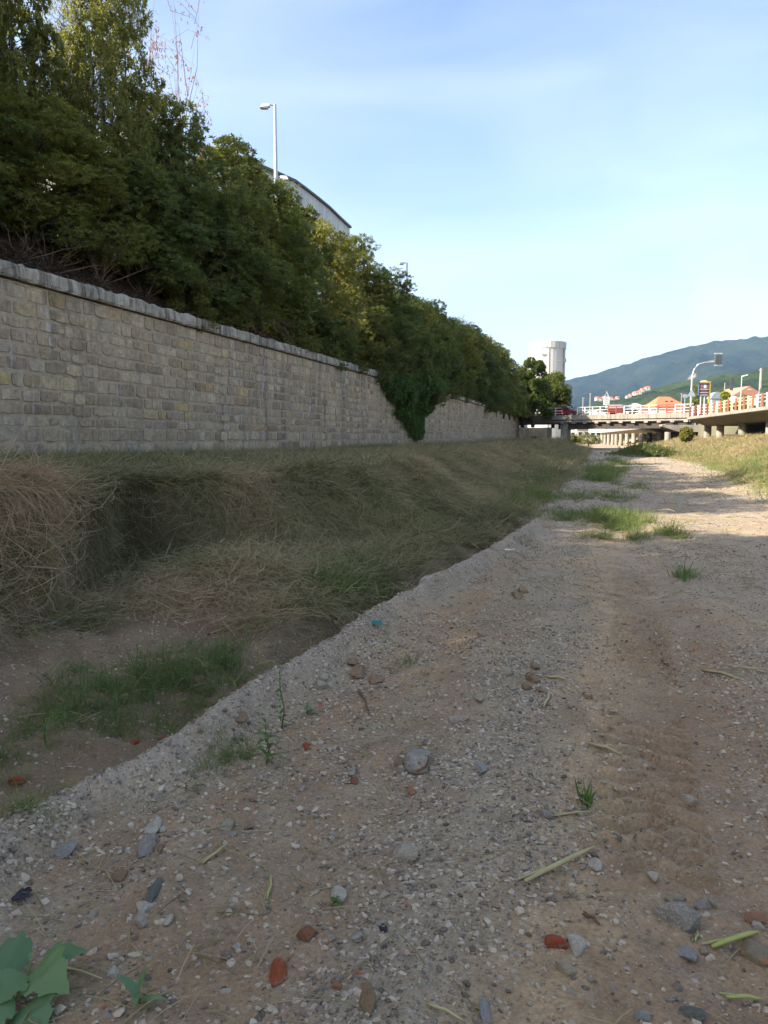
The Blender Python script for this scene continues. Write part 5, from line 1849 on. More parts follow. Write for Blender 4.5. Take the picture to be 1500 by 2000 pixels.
s, t = strew(5200, 14.5, 26, 18, 110, lambda s, t: masks(s, t)[4] * sstep(.47, .62, fbm(s * .35, t * .16, 641, 3)), rng, 1.2)
gs_.append(s); gt_.append(t); gk_.append(rng.uniform(1.0, 2.2, len(s)))
s, t = strew(2600, 14, 19, 22, 110, lambda s, t: np.exp(-((s - np.interp(t, RT_T, RT_S) - .2) / .9) ** 2) * sstep(.4, .55, fbm(s * .5, t * .2, 643, 2)), rng, 1.2)
gs_.append(s); gt_.append(t); gk_.append(rng.uniform(1.0, 1.8, len(s)))
s, t = strew(9000, .1, 9, 7, 100, lambda s, t: masks(s, t)[3] * np.clip(sstep(.50, .64, fbm(s * .6, t * .5, 645, 3)) * .8 + .6 * sstep(20, 10, t) * sstep(3.5, 1, s), 0, 1), rng, 1.7)
gs_.append(s); gt_.append(t); gk_.append(rng.uniform(.4, .9, len(s)) * (1 + .4 * sstep(20, 60, t)))
s, t = strew(1500, 8.5, 12.5, 22, 85, lambda s, t: sstep(.60, .72, fbm(s * .6, t * .25, 647, 3)), rng, 1.3)
gs_.append(s); gt_.append(t); gk_.append(rng.uniform(.7, 1.3, len(s)))
s = np.concatenate(gs_); t = np.concatenate(gt_); k = np.concatenate(gk_)
P, E, sl = frames(s, t, rng.uniform(-3, 3, len(s)))
flat = rng.uniform(-3, 3, len(s))
E = np.stack([rng.normal(0, .12, len(s)), rng.normal(0, .12, len(s)), flat], 1)
scatter('green_grass', P, E, (k * rng.uniform(.7, 1.3, len(k)))[:, None] * np.ones(3), np.clip(.45 + .25 * sstep(14, 17, s) + (fbm(s, t, 651, 2) - .5) * .5 + rng.normal(0, .12, len(s)), 0, 1), rng.integers(0, 4, len(s)), green_, 'living green grass in patches on banks and riverbed')

# --- loose straw on the bed
def straw_src(name, seed):
    r = random.Random(seed); mb = MB()
    for i in range(5):
        c = V(r.uniform(-.25, .25), r.uniform(-.25, .25), .006 + .004 * r.random()); a = r.uniform(0, 6.28); L = r.uniform(.04, .16)
        d = V(math.cos(a), math.sin(a), r.uniform(-.05, .12)); mb.tube([c, c + d * L * .5 + V(0, 0, .006), c + d * L], .0016, 3, False)
    me = mb.mesh(name, M_HAY)
    return bpy.data.objects.new(name, me)


straws = [straw_src('straw', i) for i in range(4)]
s, t = strew(4200, 6.2, 19, 4.6, 40, lambda s, t: .25 + .75 * sstep(.45, .6, fbm(s, t * .6, 661, 3)), rng, 1.8)
P, E, sl = frames(s, t, rng.uniform(-3, 3, len(s)))
scatter('straw_litter', P, E, (rng.uniform(.7, 1.4, len(s)) * (1 + .8 * sstep(8, 20, t)))[:, None] * np.ones(3), rng.uniform(.45, 1.25, len(s)), rng.integers(0, 4, len(s)), straws, 'bits of straw scattered over the riverbed')

# --- dead scrub and leaf litter on the earth above the wall
def frames_ter(s, t):
    z = terz(s, t)
    P = np.stack([WX + s * COS + t * SIN, t * COS - s * SIN, z], 1)
    return P
M_DEAD = blade_mat('dead_stem', [(0.0, (.05, .03, .022)), (0.5, (.12, .075, .05)), (1.0, (.26, .18, .13))], .1)
DEADM = [blades('dead_mat', M_DEAD, 480 + i, 60, 'mat', .007) for i in range(3)]
n = 1500
t = 13 + 26 * rng.random(n) ** 1.1; s = rng.uniform(-3.4, -.35, n)
P = frames_ter(s, t)
nz = np.tile(np.array([[.45, -.12, 1.0]]), (n, 1)); sp = rng.uniform(-3, 3, n)
E = basis_euler(np.stack([np.cos(sp), np.sin(sp), 0 * sp], 1), nz)
scatter('dead_scrub', P, E, rng.uniform(.8, 1.8, n)[:, None] * np.array([1, 1, 1.3]), np.clip(.25 + rng.normal(0, .22, n), 0, 1), rng.integers(0, 3, n), DEADM, 'dead brown scrub and litter on the earth above the wall')
M_DEADLEAF = leaf_mat('dead_leaf', [(0.1, (.05, .03, .02)), (0.5, (.16, .11, .085)), (0.9, (.36, .32, .28))], .15, .8, .15)
n = 3200
t = 13 + 24 * rng.random(n); s = rng.uniform(-3.4, -.4, n)
P = frames_ter(s, t) + np.stack([0 * s, 0 * s, rng.uniform(.01, .10, n)], 1)
v, f, tn = leaf_cloud(P, np.tile(np.array([[.3, -.1, 1.0]]), (n, 1)), 2, .10, .06, rng, (50, 90), 0)
tag(obj('leaf_litter', np_mesh('leaf_litter', v, f, M_DEADLEAF, False, {'tint': tn})), 'pale dead leaves scattered over the dark earth slope', None, None, 'stuff')

# ================================================================== STONES ON THE BED
def rock_src(name, mat, seed, sub=1, flat=.65):
    import bmesh
    r = random.Random(seed)
    bm = bmesh.new()
    bmesh.ops.create_icosphere(bm, subdivisions=sub, radius=1)
    ax = [Vector((r.gauss(0, 1), r.gauss(0, 1), r.gauss(0, 1))).normalized() for _ in range(9)]
    cut = [r.uniform(.40, .88) for _ in ax]
    st = (r.uniform(.85, 1.25), r.uniform(.6, .9), r.uniform(flat * .7, flat))
    for v in bm.verts:
        for a, c in zip(ax, cut):
            d = v.co.dot(a)
            if d > c:
                v.co -= a * (d - c) * .9
        v.co *= 1 + r.uniform(-.07, .07) / sub
        v.co = Vector((v.co.x * st[0], v.co.y * st[1], v.co.z * st[2]))
    me = bpy.data.meshes.new(name)
    bm.to_mesh(me); bm.free()
    me.materials.append(mat)
    me.polygons.foreach_set('use_smooth', [True] * len(me.polygons))
    me.set_sharp_from_angle(angle=R(24 if sub > 1 else 38))
    return bpy.data.objects.new(name, me)


def pebble_mat():
    m = NT('pebble')
    t = m.attr('tint', 'INSTANCER')
    v = m.coord('Object')
    c = m.ramp(t, [(0.0, (.11, .098, .088)), (0.16, (.19, .17, .15)), (0.32, (.27, .25, .225)), (0.46, (.33, .275, .21)), (0.58, (.39, .305, .21)), (0.68, (.29, .30, .31)), (0.78, (.47, .42, .35)), (0.88, (.64, .59, .52)), (0.95, (.36, .17, .10)), (0.985, (.50, .13, .065))])
    c = m.mix(1.0, c, m.ramp(m.noise(v, 2.2, 5, .65), [(.3, .68), (.7, 1.18)]), 'MULTIPLY')
    w = m.noise(v, 1.6, 4, .6, 1.2)
    vein = m.ramp(w, [(0.485, 0.0), (0.50, .55), (0.515, 0.0)])
    c = m.mix(vein, c, (.55, .53, .50))
    c = m.mix(1.0, c, (1.10, 1.0, .84), 'MULTIPLY')
    # a skin of dried mud on the lower faces
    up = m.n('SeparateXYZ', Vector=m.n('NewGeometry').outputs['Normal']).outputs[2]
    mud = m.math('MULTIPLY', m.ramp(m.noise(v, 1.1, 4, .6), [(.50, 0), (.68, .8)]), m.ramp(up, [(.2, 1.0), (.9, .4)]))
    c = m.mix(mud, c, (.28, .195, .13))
    return m.finish(c, .85, m.bump(m.noise(v, 5, 5, .6), .5, .08), 0, .2)


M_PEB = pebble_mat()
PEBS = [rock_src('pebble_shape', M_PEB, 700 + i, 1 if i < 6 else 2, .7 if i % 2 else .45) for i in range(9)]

rng = np.random.default_rng(900)


def dens_peb(s, t):
    toe, rid, rt, lb, rb, tr = masks(s, t)
    c, p = ground_colour(s, t)
    clump = sstep(.36, .62, fbm(s * 3.2, t * 2.2, 905, 3))
    strip = np.exp(-((s - 10.48) / .32) ** 2) * .9 + np.exp(-((s - rid - .15) / .22) ** 2) * .9 + .35 * sstep(11.9, 12.4, s)
    d = (.30 + .55 * clump * p + .55 * strip * (.35 + .65 * clump))
    rut = np.exp(-((s - 11.4) / .3) ** 2) * sstep(5.0, 6, t)
    return np.clip(d * (1 - .8 * rut) * (1 - lb) * (1 - rb) * (1 - .55 * tr), 0, 1)


def peb_tint(n):
    u = rng.random(n)
    t = np.where(u < .40, rng.uniform(0, .36, n), np.where(u < .62, rng.uniform(.36, .62, n), np.where(u < .72, rng.uniform(.62, .74, n), np.where(u < .987, rng.uniform(.74, .90, n), rng.uniform(.93, 1, n)))))
    return t


S_, T_, K_ = [], [], []
for (n, t0, t1, r0, r1, pw, tp) in ((110000, 4.4, 9, .0035, .010, 1.8, 1.25), (47000, 4.4, 9.5, .008, .019, 1.6, 1.2), (13000, 4.4, 10, .012, .027, 1.9, 1.2), (52000, 8.5, 15, .006, .018, 2.0, 1.2), (26000, 14, 30, .010, .03, 2, 1.1), (14000, 28, 75, .02, .06, 2, 1.1)):
    s, t = strew(n, 6.5, 14.6 if t0 < 10 else 18.5, t0, t1, dens_peb, rng, tp)
    S_.append(s); T_.append(t); K_.append(r0 + (r1 - r0) * rng.random(len(s)) ** pw)
s = np.concatenate(S_); t = np.concatenate(T_); k = np.concatenate(K_)
P, E, sl = frames(s, t, rng.uniform(-3.14, 3.14, len(s)))
E = E + rng.normal(0, .25, E.shape)
P[:, 2] += k * rng.uniform(-.12, .22, len(k))
tint = peb_tint(len(s))
pale = (k > .0115) & (t < 10) & (rng.random(len(s)) < .40)
tint = np.where(pale, rng.uniform(.74, .90, len(s)), tint)
vid = rng.integers(0, 9, len(s))
# the largest in view become pebbles of their own
u_ = P[:, 0] / P[:, 1] * F
inview = (P[:, 1] > 1.9) & (np.abs(u_) < 760)
size = np.where(inview, k / np.hypot(P[:, 1], CAMZ), 0)
order = np.argsort(-size)
big = order[:290]
rest = np.ones(len(s), bool); rest[big] = False
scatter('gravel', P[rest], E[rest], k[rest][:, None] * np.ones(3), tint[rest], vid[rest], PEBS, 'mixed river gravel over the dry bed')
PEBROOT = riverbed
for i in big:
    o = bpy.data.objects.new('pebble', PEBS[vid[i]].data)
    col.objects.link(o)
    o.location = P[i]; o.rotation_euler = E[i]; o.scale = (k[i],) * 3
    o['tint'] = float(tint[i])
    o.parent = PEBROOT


# ---- rocks the photograph lets one point at
def rock_mat(name, base, base2, vein=None, patch=None, rough=.85, vs=1.6):
    m = NT(name)
    v = m.coord('Object')
    c = m.ramp(m.noise(v, 2.4, 6, .65), [(.3, base2), (.68, base)])
    if patch is not None:
        c = m.mix(m.ramp(m.noise(v, 1.0, 3, .5, .3), [(.55, 0), (.60, .95)]), c, patch)
    if vein is not None:
        for sc_, ds in ((vs, 1.5), (vs * 1.7, .8)):
            c = m.mix(m.ramp(m.noise(v, sc_, 3, .5, ds), [(.484, 0), (.50, .8), (.516, 0)]), c, vein)
    c = m.mix(1.0, c, (1.06, .98, .84), 'MULTIPLY')
    return m.finish(c, rough, m.bump(m.noise(v, 6, 6, .62), .7, .10), 0, .15)


R_GREY = rock_mat('rock_grey', (.38, .36, .34), (.26, .245, .23), (.66, .64, .60))
R_PALE = rock_mat('rock_pale', (.56, .52, .46), (.40, .37, .32))
R_WHITE = rock_mat('rock_white', (.70, .67, .61), (.50, .47, .42), (.30, .28, .26))
R_RUST = rock_mat('rock_rust', (.48, .47, .45), (.30, .29, .28), (.22, .21, .2), (.30, .12, .06))
R_BRICK = rock_mat('rock_brick', (.46, .125, .065), (.34, .10, .055), None, (.36, .22, .15))
R_BRICKD = rock_mat('rock_brick_dull', (.36, .17, .10), (.25, .12, .08), None, (.22, .16, .12))
R_TAN = rock_mat('rock_tan', (.36, .26, .17), (.26, .19, .13))
R_SALM = rock_mat('rock_salmon', (.46, .26, .17), (.36, .21, .15))
R_CREAM = rock_mat('rock_cream', (.50, .46, .37), (.40, .36, .29))
R_BLUE = rock_mat('rock_blue', (.44, .45, .47), (.31, .32, .34))
R_GRN = rock_mat('rock_green', (.22, .235, .215), (.15, .16, .15))
R_TWO = rock_mat('rock_two', (.36, .32, .24), (.27, .25, .20), None, (.50, .27, .14))
R_SLATE = rock_mat('rock_slate', (.060, .072, .090), (.045, .055, .07), None, None, .6)
R_MUD = rock_mat('clod', (.38, .28, .19), (.27, .19, .125))
SH = [rock_src('rock_shape', R_GREY, 800 + i, 3, .75) for i in range(7)]


def rock(px, py, wpx, hpx, mat, label, name='rock', shape=0, rot=0.0, cat='rock', group=None, flat=None):
    p = onground(px, py + hpx * .25)
    d = math.hypot(p.y, CAMZ - p.z)
    k = wpx / F * d / 2
    depth = hpx / F * d / 2 / max(.35, (CAMZ - p.z) / d)
    hgt = min(k, depth) * (flat or .62)
    me = SH[shape % 7].data.copy(); me.materials.clear(); me.materials.append(mat)
    co = np.empty(len(me.vertices) * 3, np.float32); me.vertices.foreach_get('co', co); co = co.reshape(-1, 3)
    co /= np.abs(co).max(0)
    a = R(rot); c_, s_ = math.cos(a), math.sin(a)
    co = np.stack([co[:, 0] * c_ - co[:, 1] * s_, co[:, 0] * s_ + co[:, 1] * c_, co[:, 2]], 1)
    co /= np.abs(co).max(0)
    me.vertices.foreach_set('co', co.ravel().astype(np.float32))
    o = obj(name, me)
    o.location = (p.x, p.y, p.z + hgt * .34)
    o.scale = (k, depth, hgt)
    return tag(o, label, cat, group)


for a in (
    (1325, 1788, 84, 50, R_GREY, 'large angular grey rock laced with white veins, the biggest on the bed', 'rock', 0, 20),
    (1372, 1768, 30, 16, R_GREY, 'flat grey slab resting against the big white-veined rock', 'rock', 3, 60),
    (1322, 1754, 24, 10, R_CREAM, 'small cream pebble on top edge of the big white-veined rock', 'rock', 5, 10),
    (1088, 1839, 44, 20, R_BRICK, 'orange-red brick fragment touching a whitish stone', 'brick_fragment', 1, 15),
    (1128, 1842, 38, 30, R_WHITE, 'whitish angular stone touching the orange-red brick fragment', 'rock', 2, -20),
    (540, 1894, 34, 44, R_BRICK, 'bright red pointed brick shard lying alone in grey gravel', 'brick_fragment', 4, 60),
    (600, 1822, 36, 30, R_BRICKD, 'dull reddish brown stone among mud above the bright red shard', 'rock', 0, 40),
    (812, 1477, 56, 44, R_RUST, 'jagged white and grey rock with a rusty patch, midway up the track', 'rock', 6, -40),
    (782, 1489, 26, 18, R_TAN, 'small tan stone leaning on the jagged rust-patched rock', 'rock', 2, 0),
    (785, 1500, 16, 9, R_WHITE, 'tiny white chip below the tan stone by the rust-patched rock', 'rock', 1, 0),
    (791, 1668, 48, 26, R_PALE, 'smooth pale grey flattened boulder below the rust-patched rock', 'rock', 5, 0),
    (663, 1744, 30, 30, R_WHITE, 'round white stone with dark veins beside a green seedling', 'rock', 3, 0),
    (440, 1612, 28, 24, R_CREAM, 'smooth round cream pebble alone on the mud left of centre', 'rock', 5, 0),
    (298, 1610, 30, 30, R_WHITE, 'lumpy white stone just above a grey cobble', 'rock', 4, 30),
    (285, 1648, 34, 42, R_GREY, 'upright grey cobble below the lumpy white stone', 'rock', 6, 80),
    (313, 1654, 20, 14, R_TAN, 'small tan pebble right of the upright grey cobble', 'rock', 2, 30),
    (303, 1734, 26, 38, R_GRN, 'oblong greenish grey stone standing in the soil', 'rock', 5, 80),
    (284, 1771, 36, 20, R_WHITE, 'crumbly white and orange stone below the oblong greenish one', 'rock', 2, 0),
    (276, 1795, 26, 24, R_PALE, 'pinkish pale stone under the crumbly white and orange one', 'rock', 1, 0),
    (327, 1793, 20, 18, R_WHITE, 'white nugget right of the pinkish pale stone', 'rock', 4, 0),
    (231, 1710, 28, 22, R_TAN, 'rounded ochre pebble left of the oblong greenish stone', 'rock', 5, 0),
    (180, 1783, 16, 16, R_PALE, 'small pinkish grey pebble on bare soil above the leafy plant', 'rock', 6, 50),
    (222, 1897, 20, 20, R_WHITE, 'white cube-like stone right of the leafy plant', 'rock', 1, 20),
    (1344, 1858, 36, 28, R_BLUE, 'bluish white angular stone under the big white-veined rock', 'rock', 2, 120),
    (1474, 1858, 46, 38, R_TWO, 'two-toned tan and orange cobble by the straw stalk at the edge', 'rock', 5, -30),
    (1476, 1794, 38, 18, R_SALM, 'salmon oval pebble above a small white stone at the edge', 'rock', 5, 10),
    (1482, 1808, 22, 14, R_WHITE, 'small white stone beneath the salmon oval pebble', 'rock', 1, 0),
    (950, 1971, 22, 32, R_BLUE, 'bluish white egg-shaped pebble near the bottom edge', 'rock', 5, 90),
    (1106, 1890, 34, 24, R_CREAM, 'greenish cream cobble below the red brick and whitish stone', 'rock', 0, 0),
    (1160, 1686, 28, 20, R_WHITE, 'white chunk beside the upper end of the long straw stalk', 'rock', 4, 0),
    (1277, 1709, 24, 14, R_WHITE, 'white flattish stone above the big white-veined rock', 'rock', 2, 0),
    (716, 1944, 32, 44, R_MUD, 'crumpled brown clod near the bottom edge', 'clod', 6, 30, 'clod'),
    (749, 1812, 16, 18, R_SLATE, 'dark blue slate chip on bare tan mud', 'rock', 3, 0),
    (132, 1655, 38, 22, R_BLUE, 'flat blue-grey slab set in the gravel ridge', 'rock', 3, 30),
    (35, 1525, 34, 12, R_BRICK, 'long orange brick piece in the mud of the trench', 'brick_fragment', 1, 10),
    (262, 1449, 16, 12, R_BRICK, 'orange brick bit in the trench below the green grass', 'brick_fragment', 2, 0),
    (316, 1443, 18, 10, R_BRICK, 'flat orange brick bit in the trench, right of another', 'brick_fragment', 4, 0),
    (598, 1455, 14, 16, R_BRICK, 'small red brick chip right of the leafy green weed', 'brick_fragment', 0, 0),
    (691, 1524, 16, 14, R_BRICKD, 'round orange pebble below a pale standing pebble', 'rock', 5, 0),
    (686, 1503, 16, 18, R_PALE, 'pale pebble tilted on edge above the round orange one', 'rock', 6, 60),
    (804, 1540, 18, 18, R_SALM, 'pinkish tan oval pebble below the rust-patched rock', 'rock', 5, 130),
    (632, 1321, 18, 13, R_PALE, 'topmost of three pale stones sitting on the ridge', 'rock', 5, 0),
    (626, 1335, 24, 15, R_PALE, 'widest of three pale stones sitting on the ridge', 'rock', 0, 0),
    (645, 1335, 11, 14, R_WHITE, 'narrowest and whitest of three stones sitting on the ridge', 'rock', 1, 0),
    (940, 1497, 26, 22, R_BLUE, 'blue-grey stone half sunk in dark gravel', 'rock', 3, -30),
    (1345, 1560, 30, 16, R_PALE, 'pale half-buried stone in the fine gravel right of the tyre marks', 'rock', 0, 0),
    (934, 1360, 22, 14, R_CREAM, 'cream stone on the clod ridge', 'rock', 4, 0),
    (985, 1310, 26, 16, R_CREAM, 'cream rubble stone beside the churned soil clods', 'rock', 6, 0),
    (898, 1404, 40, 10, R_PALE, 'thin pale shard lying flat across the gravel strip', 'rock', 3, 5),
    (1065, 1590, 30, 16, R_GREY, 'grey stone at the base of the thin straw left of the sprout', 'rock', 0, 0),
    (660, 1925, 20, 14, R_SALM, 'pink stone near the crumpled clod', 'rock', 1, 0),
    (1355, 1980, 44, 24, R_GRN, 'dark grey slab at the bottom edge', 'rock', 3, 0),
    (1255, 1985, 26, 16, R_BLUE, 'grey-white pebble at the bottom edge left of the dark slab', 'rock', 5, 0),
):
    rock(*a)

# clods of churned soil
for i, (px, py, w_, lb) in enumerate([(1042, 1325, 26, 'biggest dry brown clod of the churned windrow beside the short straws'), (1030, 1340, 20, 'brown clod at the near side of the churned windrow'), (1055, 1345, 18, 'small brown clod right below the biggest one of the windrow'),
        (700, 1310, 34, 'wide crumbly clod right of the three pale ridge stones'), (735, 1325, 30, 'pale crumbly clod further right of the three pale ridge stones'), (690, 1290, 22, 'small clod on the ridge crest above the three pale stones'),
        (1045, 1300, 18, 'small clod at the far end of the churned windrow'), (1020, 1150, 22, 'clod on the far windrow below the white paper'), (1010, 1162, 26, 'larger clod paired with another on the far windrow'), (940, 1240, 20, 'lone clod between the ridge and the far windrow'),
        (1150, 1360, 16, 'small clod at the edge of the tyre prints'), (470, 1400, 26, 'dark clod in the trench beside the ridge')]):
    rock(px, py, w_, w_ * .7, R_MUD, lb, 'clod', i, i * 37, 'clod', 'churned soil clods')


# ================================================================== STALKS, WEEDS, LITTER
M_STRAW = simple('straw_stalk', (.46, .39, .20), (.34, .29, .13), 8, .7)
M_STRAWG = simple('green_straw', (.42, .42, .14), (.30, .33, .09), 8, .7)
M_STICK = simple('brown_stick', (.16, .09, .05), (.10, .06, .04), 8, .9)


def stalk(x0, y0, x1, y1, wpx, mat, label, split=True):
    a, b = onground(x0, y0), onground(x1, y1)
    d = math.hypot((a.y + b.y) / 2, CAMZ)
    r_ = wpx / F * d / 2
    up = V(0, 0, r_ + .004)
    m_ = (a + b) / 2 + V(r_ * 1.5, 0, r_ * 1.2)
    th = MB().tube([a + up, a.lerp(b, .25) + up * 1.3, m_ + up, a.lerp(b, .8) + up * 1.4, b + up * 1.2], [r_ * .7, r_, r_, r_ * .9, r_ * .5], 6).build('straw_stalk', mat, None, True, a)
    tag(th, label, 'stalk')
    if split:
        q = (b - a).normalized(); pr = V(-q.y, q.x, 0)
        o = MB().tube([a.lerp(b, .3) + pr * r_ * 1.3 + up - a, a.lerp(b, .1) + pr * r_ * 2.2 + up * .8 - a, a - q * r_ * 2 + pr * r_ * 3.0 + up * .8 - a], [r_ * .7, r_ * .6, r_ * .2], 5).build('leaf_sheath', mat)
        o.parent = th
    return th


for a in (
    (1025, 1728, 1160, 1662, 9, M_STRAW, 'longest split straw stalk, slanting beside a white chunk'),
    (1390, 1856, 1480, 1828, 9, M_STRAWG, 'pale green split straw beside the two-toned cobble'),
    (1150, 1455, 1212, 1477, 5, M_STRAW, 'thin straw crossing the track above the green sprout'),
    (1080, 1597, 1156, 1589, 4, M_STRAW, 'thin straw pointing at the base of the green sprout'),
    (396, 1690, 443, 1654, 5, M_STRAW, 'short pale straw right of the upright grey cobble'),
    (832, 1964, 905, 1999, 5, M_STRAW, 'straw running off the bottom edge left of the egg-shaped pebble'),
    (1418, 1953, 1488, 1959, 7, M_STRAWG, 'yellow-green straw alone at the bottom right corner'),
    (522, 1760, 530, 1712, 4, M_STRAWG, 'short yellow-green stem poking up left of the veined white stone'),
    (1062, 1384, 1073, 1355, 5, M_STRAW, 'short straw lying along the track below the churned clods'),
    (1068, 1325, 1106, 1331, 5, M_STRAW, 'short straw above the one lying along the track'),
    (1370, 1311, 1445, 1330, 5, M_STRAW, 'straw on the fine gravel at the right of the bed'),
    (1440, 1305, 1500, 1317, 4, M_STRAW, 'straw reaching the right edge of the bed'),
    (112, 1891, 200, 1917, 4, M_STRAW, 'thin tan straw right of the leafy plant'),
    (1138, 1790, 1172, 1812, 6, M_STICK, 'short brown stick above the orange-red brick fragment'),
    (680, 1098, 760, 1115, 4, M_STRAWG, 'long pale cane fallen across the green hollow of the bank'),
    (700, 1350, 722, 1398, 4, M_STICK, 'thin brown twig standing in the soil near the ridge'),
    (1358, 1842, 1362, 1822, 4, M_STRAWG, 'short folded straw above the bluish white stone'),
):
    stalk(*a)

# ---- weeds
M_WEED = leaf_mat('weed_leaf', [(0.1, (.040, .085, .018)), (0.5, (.075, .150, .028)), (0.9, (.14, .22, .05))], .35, .5, .3)
M_BROAD = leaf_mat('broad_leaf', [(0.1, (.080, .150, .070)), (0.5, (.115, .205, .090)), (0.9, (.17, .26, .10))], .30, .45, .35)
M_STEM = simple('weed_stem', (.12, .17, .05), (.16, .12, .06), 4, .7)


def leaf_blade(mb_, base, d, up, L, Wd, outline, droop=.25, fold=.15, nu=9):
    """a leaf with its own outline, midrib fold and curl; outline(u) gives the half width"""
    d = d.normalized(); side = d.cross(up).normalized(); up = side.cross(d)
    vs = []
    for i in range(nu + 1):
        u = i / nu
        c = base + d * (L * u) - Vector((0, 0, 1)) * (droop * L * u * u) + up * (L * .08 * math.sin(u * 3.1))
        w_ = outline(u) * Wd
        for k in (-1, -.5, 0, .5, 1):
            vs.append(c + side * (w_ * k) + up * (abs(k) * w_ * fold + .04 * w_ * math.sin(u * 19 + k * 3)))
    fs = []
    for i in range(nu):
        for k in range(4):
            fs.append((i * 5 + k, i * 5 + k + 1, i * 5 + 5 + k + 1, i * 5 + 5 + k))
    return mb_.add(vs, fs)


lance = lambda u: math.sin(math.pi * min(1, u ** .8)) * .5 + .01
def lobed(u):
    b = max(0, math.sin(math.pi * u ** .62)) * .5
    return b * (1 + .16 * math.sin(u * 22) + .08 * math.sin(u * 51)) + .008
ovate = lambda u: math.sin(math.pi * u ** .6) * .5 + .01


def weed_leaf(parent, base, d, up, L, Wd, outline, mat, tint, **kw):
    o = leaf_blade(MB(), base, d, up, L, Wd, outline, **kw).build('leaf', mat, parent, True)
    a = o.data.attributes.new('tint', 'FLOAT', 'POINT')
    a.data.foreach_set('value', [tint] * len(o.data.vertices))
    return o


def weed(name, label, px, py, h, nleaf, L, Wd, outline, mat, seed, lean=(0, 0), cat='weed', start=.15, droop=.35, top=True):
    r = random.Random(seed)
    p = onground(px, py)
    th = thing(name, label, cat, p)
    tip = p + V(lean[0], lean[1], h)
    pts = [p - V(0, 0, .03), p.lerp(tip, .35) + V(r.gauss(0, .01), r.gauss(0, .01), 0), p.lerp(tip, .7), tip]
    MB().tube(pts, [.006, .0045, .0035, .002], 6).build('stem', M_STEM, th, True)
    for i in range(nleaf):
        u = start + (1 - start) * i / max(1, nleaf - 1)
        a = i * 2.4 + r.uniform(-.3, .3)
        base = p.lerp(tip, u)
        el = r.uniform(.1, .6) + (.5 if u > .85 else 0)
        d = V(math.cos(a) * math.cos(el), math.sin(a) * math.cos(el), math.sin(el))
        k = r.uniform(.75, 1.15) * (1.1 - .45 * u)
        weed_leaf(th, base, d, V(0, 0, 1), L * k, Wd * k, outline, mat, r.uniform(.2, .9), droop=droop)
    return th


weed('weed', 'bright green weed with long pointed leaves on the gravel ridge, lower of two', 520, 1490, .20, 15, .10, .030, lance, M_WEED, 1)
weed('weed', 'tall slender green weed rising on the ridge crest behind the pointed-leaved one', 548, 1425, .34, 26, .060, .016, lance, M_WEED, 2)
weed('weed', 'small vine with rounded leaves on a wiry stem beside the ridge', 600, 1395, .07, 5, .06, .045, ovate, M_BROAD, 3)
weed('weed', 'dock seedling with three upright dark leaves near the bottom left', 272, 1960, .04, 4, .11, .034, ovate, M_BROAD, 4, start=.2, droop=.1)
weed('weed', 'tiny green seedling beside the veined white stone', 655, 1770, .03, 6, .035, .018, ovate, M_WEED, 5)
weed('weed', 'round-leaved weed under the overhanging dry tussock', 40, 1240, .20, 7, .09, .075, ovate, M_BROAD, 6)
weed('weed', 'leafy green weed at the foot of the dry tussock, right of the round-leaved one', 120, 1195, .3, 16, .07, .05, ovate, M_BROAD, 7)
weed('weed', 'feathery green weed in the trench grass, tallest of the clump', 440, 1310, .30, 30, .06, .014, lance, M_WEED, 8)
weed('weed', 'feathery green weed at the left of the trench grass', 160, 1385, .22, 26, .055, .014, lance, M_WEED, 9)
weed('weed', 'feathery green weed in the middle of the trench grass', 270, 1330, .26, 28, .055, .014, lance, M_WEED, 10)
weed('weed', 'broad strappy pale green plant at the bank toe beside the channel', 1030, 965, .45, 14, .40, .06, lance, M_WEED, 11)
weed('weed', 'small leafy weed in the green hollow of the bank', 690, 1110, .15, 10, .10, .05, ovate, M_WEED, 12)

for k, (px, py, h) in enumerate(((200, 1350, .2), (320, 1310, .24), (360, 1345, .22), (120, 1420, .16), (90, 1455, .14), (400, 1330, .2), (225, 1400, .15), (300, 1375, .16))):
    weed('weed', ('first', 'second', 'third', 'fourth', 'fifth', 'sixth', 'seventh', 'eighth')[k] + ' small feathery weed of the trench, among the green grass beside the ridge', px, py, h, 22, .05, .013, lance, M_WEED, 40 + k)

# grass sprout on the track
def sprout(label, px, py, n, L, mat, seed, cat='grass tuft'):
    r = random.Random(seed); p = onground(px, py)
    th = thing('grass_sprout', label, cat, p)
    for i in range(n):
        a = r.uniform(0, 6.28); el = r.uniform(1.15, 1.5)
        weed_leaf(th, p + V(r.gauss(0, .012), r.gauss(0, .012), -.01), V(math.cos(a) * math.cos(el), math.sin(a) * math.cos(el), math.sin(el)), V(math.cos(a + 1.5), math.sin(a + 1.5), .2), L * r.uniform(.6, 1.1), .012, lance, mat, r.uniform(.3, .9), droop=.1)
sprout('fresh green grass sprout alone on the soil track', 1146, 1575, 14, .15, M_WEED, 21)
sprout('dark grass tuft alone on the gravel far along the track', 1338, 1136, 16, .20, M_BROAD, 22)

